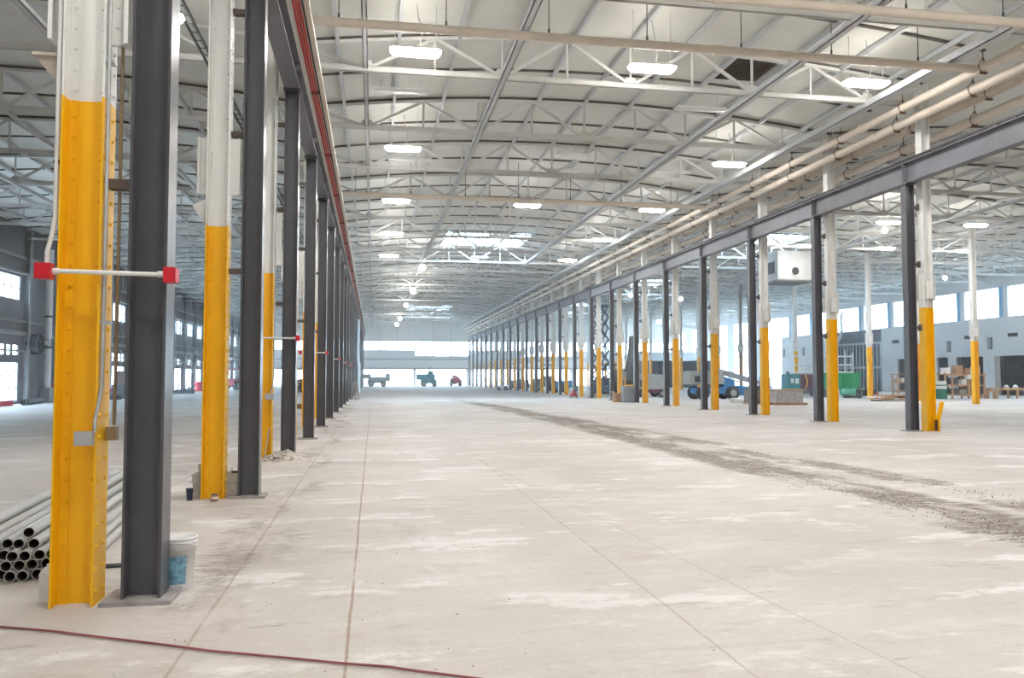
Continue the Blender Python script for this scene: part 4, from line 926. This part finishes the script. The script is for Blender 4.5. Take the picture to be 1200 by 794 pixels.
# HVAC unit hung from the trusses
t = thing('hvac_unit', 'white suspended air handling box with round black opening over the right aisle', 'HVAC unit', (26.35, 46.7, 7.6))
MB().box((-1.2, 0, .1), (1.2, 2.4, 1.95)).build('casing', mat('hvac_sheet_metal', (.42, .44, .44), .5, 0, .05, 1.0), t)
for x in (-.55, .55, 1.0): MB().box((x - .02, -.015, .1), (x + .02, 0, 1.95)).build('panel_seam', M_GALV, t)
MB().prism([(-1.25, .0), (1.15, -.02), (1.2, .1), (-1.2, .1)], -.03, 2.43).build('drain_pan', M_DGREY, t)
f_ = MB().hollow((0.0, -.03, .65), (0.0, .02, .65), .31, .25, 20).build('port_ring', M_GALV, t); MB().tube((0.0, -.012, .65), (0.0, .01, .65), .25, 20).build('port', M_BLK, t)
MB().box((-1.215, .4, .55), (-1.2, 2.0, 1.3)).build('side_opening', M_BLK, t)
for x in (-1.1, 1.1):
    for y in (.1, 2.3): MB().tube((x, y, 1.95), (x, y, 3.39), .02, 6).build('hanger_rod', M_GALV, t)
# right aisle clutter
t = thing('green_skip', 'bright green rectangular skip beside the second column beyond the right aisle', 'skip', (34.4, 55.0, 0))
sk = MB(); sk.add([(-1.3, -.8, .65), (1.1, -.8, .65), (1.1, .8, .65), (-1.3, .8, .65), (-1.45, -.9, 1.8), (1.3, -.9, 1.8), (1.3, .9, 1.8), (-1.45, .9, 1.8)], [(3, 2, 1, 0), (0, 1, 5, 4), (1, 2, 6, 5), (2, 3, 7, 6), (3, 0, 4, 7)])
sk.build('bin', M_GRN, t); MB().box((-1.5, -.96, 1.72), (1.36, -.88, 1.84)).box((-1.5, .88, 1.72), (1.36, .96, 1.84)).box((-1.5, -.96, 1.72), (-1.4, .96, 1.84)).box((1.28, -.96, 1.72), (1.36, .96, 1.84)).build('rim', M_GRN, t)
for x in (-.9, -.2, .5): MB().box((x, -.93, .7), (x + .08, -.83, 1.75)).build('rib', M_GRN, t)
for x in (-1.0, .8): MB().box((x, -.7, 0), (x + .2, .7, .65)).build('leg', M_DGREY, t)
t = thing('air_tank', 'green horizontal tank on wheels in front of the green skip', 'tank', (34.6, 53.4, 0))
MB().tube((-.8, 0, .42), (.6, 0, .42), .3, 16).ball((-.8, 0, .42), .3, 12, 8).ball((.6, 0, .42), .3, 12, 8).build('tank', mat('pale_green_tank', (.10, .40, .26), .4), t); MB().box((.0, -.31, .38), (.25, -.29, .52)).build('gauge_plate', M_BLK, t)
for x in (-.6, .4): wheel(t, x, -.2, .14, .14, .1); wheel(t, x, .2, .14, .14, .1)
t = thing('hose_reel', 'dark wheeled hose reel and pump beside the yellow column base', 'hose reel', (34.2, 51.6, 0))
for x in (-.35, .35):
    MB().hollow((x - .03, 0, .42), (x + .03, 0, .42), .4, .33, 18).build('reel_ring', M_DGREY, t)
    for a in range(4): MB().bar((x, math.cos(a * .785) * .36, .42 + math.sin(a * .785) * .36), (x, -math.cos(a * .785) * .36, .42 - math.sin(a * .785) * .36), .03, .03).build('spoke', M_DGREY, t)
MB().tube((-.32, 0, .42), (.32, 0, .42), .22, 14).build('hose_coil', M_BLK, t); MB().box((.45, -.2, .1), (.85, .2, .62)).build('pump', M_DGREY, t)
t = thing('red_hydrant_stand', 'low red stand on the floor beside the dark hose reel', 'stand', (34.95, 51.2, 0))
MB().box((-.12, -.1, 0), (.12, .1, .06)).tube((0, 0, .06), (0, 0, .42), .06, 10).box((-.1, -.05, .3), (.1, .05, .38)).build('stand', M_MRED, t); MB().tube((0, 0, .42), (0, 0, .47), .09, 10).build('cap', M_MRED, t)
t = thing('welding_machine', 'teal welding machine with white panels near the far right doorways', 'machine', (32.5, 58.5, 0))
MB().box((-.6, -.45, .5), (.55, .45, 1.75)).build('casing', M_TEAL, t); MB().box((-.3, -.465, 1.05), (-.02, -.45, 1.4)).build('panel', M_PLW, t); MB().box((.1, -.465, 1.0), (.4, -.45, 1.4)).build('panel', M_PLW, t); MB().box((-.7, -.5, .3), (.65, .5, .5)).build('trolley', M_DGREY, t)
for x in (-.5, .45):
    for y in (-.4, .4): wheel(t, x, y, .15, .15, .08)
MB().lathe([(.001, 0), (.1, 0), (.12, .1), (.08, .22), (.001, .22)], (-.3, 0, 1.75), 10).build('exhaust_cap', M_DGREY, t)
t = thing('maroon_crate', 'large maroon covered crate with a yellow sling hanging on it', 'crate', (34.8, 60.5, 0))
MB().box((-.85, -.6, .45), (.85, .6, 1.75)).build('crate', M_MAR, t)
for x in (-.5, 0, .5): MB().box((x - .03, -.63, .45), (x + .03, -.6, 1.75)).build('batten', M_MAR, t)
MB().path([(-.3, -.65, 1.7), (-.22, -.67, 1.4), (-.12, -.66, 1.1), (-.2, -.67, .8), (-.3, -.66, .6)], .05, 6).build('sling', M_YEL, t); MB().box((-.95, -.7, .15), (.95, .7, .45)).build('pallet', M_DGREY, t); 
for x in (-.7, .6): wheel(t, x, -.5, .14, .14, .1)
t = thing('tool_trolley', 'low trolley with red and white tools before the maroon crate', 'trolley', (34.3, 57.4, 0))
MB().box((-.7, -.4, .25), (.7, .4, .32)).build('deck', M_DGREY, t); MB().box((-.4, -.3, .32), (.2, .2, .6)).build('white_case', M_PLW, t); MB().box((.25, -.3, .32), (.6, .2, .5)).build('red_case', M_MRED, t)
for x in (-.55, .55):
    for y in (-.3, .3): wheel(t, x, y, .12, .12, .08)
MB().bar((-.7, -.3, .3), (-.75, -.3, 1.0), .04, .04).bar((-.7, .3, .3), (-.75, .3, 1.0), .04, .04).bar((-.75, -.3, 1.0), (-.75, .3, 1.0), .04, .04).build('handle', M_DGREY, t)
t = thing('scaffold_rack', 'pale tubular scaffold rack standing behind the green skip', 'rack', (36.2, 60.0, 0))
for z in (1.9, 2.5, 3.2): MB().tube((-2.6, 0, z), (2.6, 0, z), .06, 8).build('rail', M_LIGHTBODY, t)
for i in range(9): MB().tube((-2.6 + i * .65, 0, 0), (-2.6 + i * .65, 0, 3.5 + .2 * (i % 2)), .045, 8).build('post', M_LIGHTBODY, t)
# wooden shelf with boxes, table, bins
t = thing('wooden_shelf', 'raw timber shelf unit loaded with boxes against the right wall', 'shelf', (41.2, 50.6, 0))
for x in (-1.6, -1.05, .25, 1.5):
    for y in (-.35, .35): MB().box((x - .05, y - .05, 0), (x + .05, y + .05, 1.83)).build('post', M_WOOD, t)
for z in (.28, .95, 1.7):
    MB().box((-1.65, -.4, z), (1.55, .4, z + .04)).build('shelf_board', M_WOOD, t); MB().box((-1.65, -.43, z - .08), (1.55, -.4, z + .04)).build('rail', M_WOOD, t)
sb = [(-1.35, 1.74, .4, .45, 0, 'white carton at the left end of the shelf top'), (-.4, 1.74, .55, .62, 1, 'tall brown carton on the shelf top'), (.25, 1.74, .4, .4, 1, 'flat brown carton in the middle of the shelf top'), (1.05, 1.74, .35, .52, 0, 'white carton at the right end of the shelf top'), (-.05, .99, .42, .38, 0, 'white carton on the middle shelf'), (-.75, .99, .45, .5, 2, 'dark tool case on the middle shelf'), (.65, .99, .4, .42, 1, 'brown carton on the middle shelf right'), (1.15, .99, .4, .5, 2, 'dark tool case at the right of the middle shelf'),
      (-.85, .32, .5, .4, 2, 'dark bin on the bottom shelf left'), (-.15, .32, .55, .33, 3, 'grey bin on the bottom shelf'), (.6, .32, .45, .45, 1, 'brown carton on the bottom shelf'), (1.15, .32, .4, .4, 2, 'dark bin on the bottom shelf right'), (.25, 1.38, .35, .32, 0, 'white sheet bundle hanging over the shelf front')]
for x, z, w, h, mi, lab in sb:
    b = thing('storage_box', lab, 'box', (41.2 + x, 50.55 + (-.3 if 'hanging' in lab else 0), z)); m_ = (M_PLW, M_CARD, M_DGREY, M_MGREY)[mi]
    MB().box((-w / 2, -.25, 0), (w / 2, .25, h * .92)).build('box', m_, b); MB().box((-w / 2 - .01, -.26, h * .92), (w / 2 + .01, .26, h)).build('lid', m_, b)
t = thing('green_bin', 'dark green bin heaped with white bags left of the wooden shelf', 'bin', (39.2, 50.3, 0))
MB().box((-.32, -.3, 0), (.34, .3, .7)).build('bin', M_DGRN, t); MB().box((-.3, -.32, .7), (.32, .3, .92)).build('bag', M_PLW, t); MB().box((-.34, -.33, .92), (.36, .32, 1.0)).build('band', M_DGRN, t); MB().box((-.28, -.3, 1.0), (.3, .28, 1.25)).build('bag', M_PLW, t)
t = thing('work_table', 'long raw timber work table right of the wooden shelf', 'table', (44.9, 50.6, 0))
MB().box((-1.4, -.5, .68), (1.9, .5, .74)).build('tabletop', M_WOOD, t); MB().box((-1.4, -.5, .58), (1.9, -.45, .68)).build('apron', M_WOOD, t)
for x in (-1.3, .4, 1.8):
    for y in (-.42, .42): MB().box((x - .07, y - .07, 0), (x + .07, y + .07, .68)).build('leg', M_WOOD, t)
t = thing('low_bench', 'low raw timber bench between the shelf and the work table', 'bench', (43.15, 50.5, 0))
MB().box((-.35, -.35, .5), (.35, .35, .56)).build('top', M_WOOD, t)
for x in (-.28, .28):
    for y in (-.28, .28): MB().box((x - .05, y - .05, 0), (x + .05, y + .05, .5)).build('leg', M_WOOD, t)
for i, (x, m_, lab) in enumerate(((43.3, M_WOOD, 'small yellow brown ball shaped bag on the low bench'), (44.6, M_PLW, 'white paper pack on the left of the work table'), (45.35, M_PLW, 'white domed helmet on the work table'))):
    z = .56 if i == 0 else .74; o = MB().lathe([(.001, 0), (.15, 0), (.17, .06), (.14, .16), (.06, .22), (.001, .23)], n=14)
    b = thing('table_item', lab, 'supplies', (x, 50.4, z)); o.build('body', m_, b); MB().lathe([(.19, .0), (.19, .02), (.001, .03)], n=14).build('brim', m_, b)
t = thing('timber_rack', 'timber frame rack left of the first right column', 'rack', (37.8, 52.4, 0))
for x in (-.55, .6):
    for y in (-.3, .3): MB().box((x - .05, y - .05, 0), (x + .05, y + .05, 1.75)).build('post', M_WOOD, t)
for z in (.5, 1.1, 1.7): MB().box((-.62, -.36, z), (.68, .36, z + .06)).build('shelf_board', M_WOOD, t)
for i in range(4): MB().box((-.5 + i * .28, -.25, 1.16), (-.3 + i * .28, .2, 1.4 + .06 * (i % 3))).build('carton', (M_CARD, M_PLW, M_DGREY, M_CARD)[i], t)
for i in range(16):
    x, y = 31.9 + R.random() * 2.1, 45.9 + R.random() * 1.4; a = jit(.5); z = .05 + .1 * (i // 4)
    tag(MB().bar((-.8 * math.cos(a), -.8 * math.sin(a), 0), (.8 * math.cos(a), .8 * math.sin(a), 0), .24, .09).build('scrap_board', (M_CARD, M_WOOD, M_DGREY, M_PLW)[i % 4], None, (x, y, z)), ('brown', 'tan', 'dark', 'white')[i % 4] + ' scrap board in the loose heap left of the first right column', 'board', ('brown', 'tan', 'dark', 'white')[i % 4] + ' scrap boards')
for i in range(3): tag(MB().path([(0, 0, .03), (0, 0, .7), (.1, 0, .72)], .05, 8).build('red_standpipe', M_MRED, None, (36.0 + i * .8, 56.0 + i, 0)), 'short red standpipe on the floor behind the heap of boards, ' + ('left one', 'middle one', 'right one')[i], 'standpipe', 'red standpipes')

# ---------------------------------------------------------------- left aisle clutter
t = thing('downpipe', 'white vertical downpipe against the left wall', 'pipe', (-19.75, 53.4, 0))
for z0, z1 in ((.9, 3.3), (3.9, 5.2), (5.3, 9.4)): MB().tube((0, 0, z0), (0, 0, z1), .2, 14).build('pipe_length', M_PLW, t)
for z in (3.3, 5.2): MB().tube((0, 0, z), (0, 0, z + .12), .24, 14).build('collar', M_DGREY, t)
MB().tube((0, 0, 3.4), (0, 0, 3.9), .15, 12).tube((-.1, -.1, 3.65), (.1, -.5, 3.65), .14, 12).build('valve', M_GALV, t); MB().box((-.25, -.3, 0), (.25, .3, .9)).build('pedestal', M_MGREY, t)
t = thing('wall_fan', 'large dark oval fan housing on the left wall beside the downpipe', 'fan', (-19.7, 51.6, 3.5))
MB().tube((-.4, 0, 0), (.1, 0, 0), .62, 20).build('housing', M_DGREY, t); MB().hollow((.1, 0, 0), (.18, 0, 0), .66, .56, 20).build('ring', M_DGREY, t)
for a in range(5): MB().bar((.08, 0, 0), (.12, math.cos(a * 1.257) * .55, math.sin(a * 1.257) * .55), .04, .18).build('blade', M_BLK, t)
MB().bar((-.5, 0, -.6), (-.1, 0, -.3), .08, .08).build('wall_arm', M_DGREY, t)
for i, (x, y, z0) in enumerate(((-19.5, 54.3, 0), (-19.6, 55.0, 0))):
    t = thing('fire_valve', 'red fire main valve beside the white downpipe, ' + ('nearer', 'farther') [i], 'valve', (x, y, z0), 0, 'red fire valves')
    MB().tube((0, 0, 0), (0, 0, 1.5), .14, 12).tube((-.25, 0, 1.0), (.25, 0, 1.0), .1, 10).build('body', M_RED, t); MB().tube((0, 0, 1.5), (0, 0, 1.58), .2, 14).build('flange', M_RED, t); MB().hollow((0, -.25, 1.1), (0, -.2, 1.1), .16, .12, 14).build('handwheel', M_RED, t)
t = thing('red_girder', 'red girder lying on the floor by the left wall', 'girder', (-19.3, 46.0, 0)); MB().box((-.15, -2.5, 0), (.15, 1.6, .03)).box((-.02, -2.5, .03), (.02, 1.6, .27)).box((-.15, -2.5, .27), (.15, 1.6, .3)).build('girder', M_RED, t)
t = thing('black_duct', 'black tube lying on the floor in front of the left wall', 'tube', (-18.9, 47.9, .16)); MB().hollow((0, 0, 0), (-.6, 4.0, 0), .16, .13, 14).build('tube', M_DGREY, t); MB().tube((-.02, .3, 0), (-.04, .45, 0), .18, 14).build('collar', M_BLK, t)
t = thing('compact_loader', 'brown and dark compact loader by the left windows behind the first grey column', 'loader', (-17.4, 60.5, 0))
MB().box((-.5, -.9, .35), (.5, .8, 1.0)).build('chassis', M_DGREY, t); MB().box((-.4, -.4, 1.0), (.4, .5, 1.85)).build('cab', mat('brown_machine', (.17, .10, .08), .6), t); MB().box((-.45, -.45, 1.85), (.45, .55, 1.95)).build('roof', M_DGREY, t); MB().taper((-.55, .6, 1.3), (-.55, -1.4, .3), .1, .16, .1, .12).build('lift_arm', M_MRED, t); MB().prism([(-.6, .05), (.6, .05), (.6, .5), (-.6, .5)], -1.6, -1.3).build('bucket', M_DGREY, t)
for x in (-.55, .55):
    for y in (-.6, .5): wheel(t, x, y, .32, .32, .22, 'x')
for i in range(3): tag(MB().box((-1.0, -.3 + jit(.1), 0), (1.0, .3, .2)).box((-.8, -.25, .2), (.9, .2, .3)).build('black_plank_stack', M_BLK, None, (-18.0 + i * .5, 58.5 + i * 9, 0)), 'low stack of black planks near the left windows, ' + ('nearest the camera', 'second', 'farthest')[i], 'planks', 'black plank stacks')
t = thing('red_barrel', 'bright red barrel standing by the far left windows', 'barrel', (-18.0, 88.3, 0))
MB().lathe([(.001, 0), (.4, 0), (.4, .15), (.36, .3), (.36, .75), (.42, .8), (.42, 1.0), (.001, 1.0)], n=18).build('barrel', M_RED, t); MB().lathe([(.43, .78), (.45, .82), (.43, .86)], n=18).build('hoop', M_RED, t)
t = thing('scrap_heap', 'tangle of dark scrap frames on the floor left of the red barrel', 'scrap', (-19.0, 86.6, 0))
for i in range(14):
    p = (jit(.9), jit(.6), R.uniform(.0, .1)); MB().bar(p, (p[0] + jit(.6), p[1] + jit(.6), R.uniform(.2, .9)), .07, .07).build('frame_bar', M_DGREY, t)
MB().box((-.9, -.5, 0), (.9, .5, .2)).build('base_heap', M_BLK, t)
def tractor(name, label, loc, rz, m_, cab=True, s=1.0):
    t = thing(name, label, 'vehicle', loc, rz)
    MB().prism([(-1.4 * s, .5 * s), (1.3 * s, .5 * s), (1.3 * s, 1.1 * s), (.2 * s, 1.3 * s), (-1.4 * s, 1.2 * s)], -.5 * s, .5 * s).build('body', m_, t)
    if cab:
        MB().box((-1.1 * s, -.55 * s, 1.2 * s), (-.1 * s, .55 * s, 1.35 * s)).build('seat_deck', M_DGREY, t)
        for x in (-1.1, -.1):
            for y in (-.5, .5): MB().bar((x * s, y * s, 1.2 * s), (x * s, y * s, 2.3 * s), .09 * s, .09 * s).build('cab_post', M_DGREY, t)
        MB().box((-1.25 * s, -.62 * s, 2.3 * s), (.05 * s, .62 * s, 2.42 * s)).build('cab_roof', m_, t)
    for y in (-.62, .62):
        wheel(t, -.9 * s, y * s, .5 * s, .5 * s, .3 * s); wheel(t, .9 * s, y * s, .4 * s, .4 * s, .26 * s)
    return t
f = tractor('forklift', 'red forklift truck with raised mast behind the second yellow column', (-15.4, 95.5, 0), 1.2, M_MRED)
for y in (-.35, .35): MB().bar((1.4, y, .1), (1.35, y, 2.9), .12, .14).build('mast', M_DGREY, f); MB().bar((1.45, y, .2), (2.3, y, .16), .12, .06).build('fork', M_DGREY, f)
MB().box((1.42, -.5, .3), (1.48, .5, 1.2)).build('carriage', M_MRED, f)
tractor('tow_tractor', 'low dark red tow tractor right of the red forklift', (-14.0, 99.0, 0), .1, M_MRED, False, .9)
f = tractor('dump_loader', 'brown loader seen between the third and fourth left columns', (-7.1, 80.6, 0), 1.3, mat('brown_loader', (.22, .10, .07), .6), True, .95)
MB().prism([(1.4, .3), (2.1, .3), (2.2, 1.3), (1.5, 1.0)], -.8, .8).build('bucket', M_RUST, f)
t = thing('scrap_timber_heap', 'small brown scrap of timber on the floor beyond the fourth left column', 'scrap', (-3.6, 40.6, 0))
for i in range(4): MB().bar((-.35, jit(.15), .04 + .06 * i), (.35, jit(.15), .04 + .06 * i), .12, .06).build('timber', M_CARD, t)
# vehicles in front of the far doorways
f = tractor('flatbed_truck', 'pale flatbed truck standing before the far left doorway', (.6, 121, 0), 0, M_MGREY, False, 1.0)
MB().box((-2.4, -.9, 1.2), (-.9, .9, 1.9)).build('cab_box', M_MGREY, f); MB().box((-.9, -.9, .8), (1.9, .9, 1.5)).build('load_bed', M_MGREY, f); MB().box((1.2, -.9, 1.5), (1.9, .9, 1.95)).build('load', M_MGREY, f)
f = tractor('telehandler', 'blue grey loader with a cab standing in the far right doorway', (8.3, 121, 0), 0, M_TEAL, False, .9)
MB().box((-1.9, -.6, 1.0), (.9, .6, 1.9)).build('hood', M_TEAL, f); MB().box((-.2, -.5, 1.9), (.6, .5, 2.3)).build('cab', M_TEAL, f); MB().tube((.1, 0, 2.3), (.1, 0, 2.9), .1, 8).build('exhaust', M_DGREY, f)
f = tractor('red_tractor', 'red machine with thin raised arms by the far right columns', (12.6, 124, 0), 1.57, M_MRED, False, 1.1)
MB().ball((1.0, 0, 1.0), .75, 12, 8).build('red_drum', M_MRED, f)
for y in (-1.0, -.4, .4, 1.0): MB().bar((0, y, 1.2), (.1, y * 1.3, 2.6), .06, .06).build('arm', M_DGREY, f)
for i, (x, y, m_) in enumerate(((17.6, 82, M_DGREY), (18.2, 75, M_BLUE), (19.6, 90, M_DGREY), (20.8, 70, M_DGREY), (14.2, 88, M_PLW), (17.8, 98, M_TEAL))):
    f = tractor('parked_machine', ('dark machine', 'blue machine', 'dark loader', 'black machine', 'white low machine', 'teal machine')[i] + ' parked behind the far right columns', (x, y, 0), i * .7, m_, i in (0, 2, 3), (1.0, .9, 1.2, 1.1, .45, .9)[i])

# ---------------------------------------------------------------- dust haze in the air of the hall
if HAZE > 0:
    hm_ = bpy.data.materials.new('airborne_dust'); hm_.use_nodes = True; nt = hm_.node_tree; nt.nodes.remove(nt.nodes['Principled BSDF'])
    vs_ = nt.nodes.new('ShaderNodeVolumeScatter'); vs_.inputs['Density'].default_value = HAZE; vs_.inputs['Color'].default_value = (.92, .96, 1, 1); vs_.inputs['Anisotropy'].default_value = 0.3
    nt.links.new(vs_.outputs[0], nt.nodes['Material Output'].inputs['Volume'])
    hz = MB().box((XLW + .4, 24.0, .02), (XW - .4, YF - .5, ZE - .1)).build('dust_haze', hm_); tag(hz, 'faint bluish dust haze filling the hall', 'haze'); hz['kind'] = 'stuff'
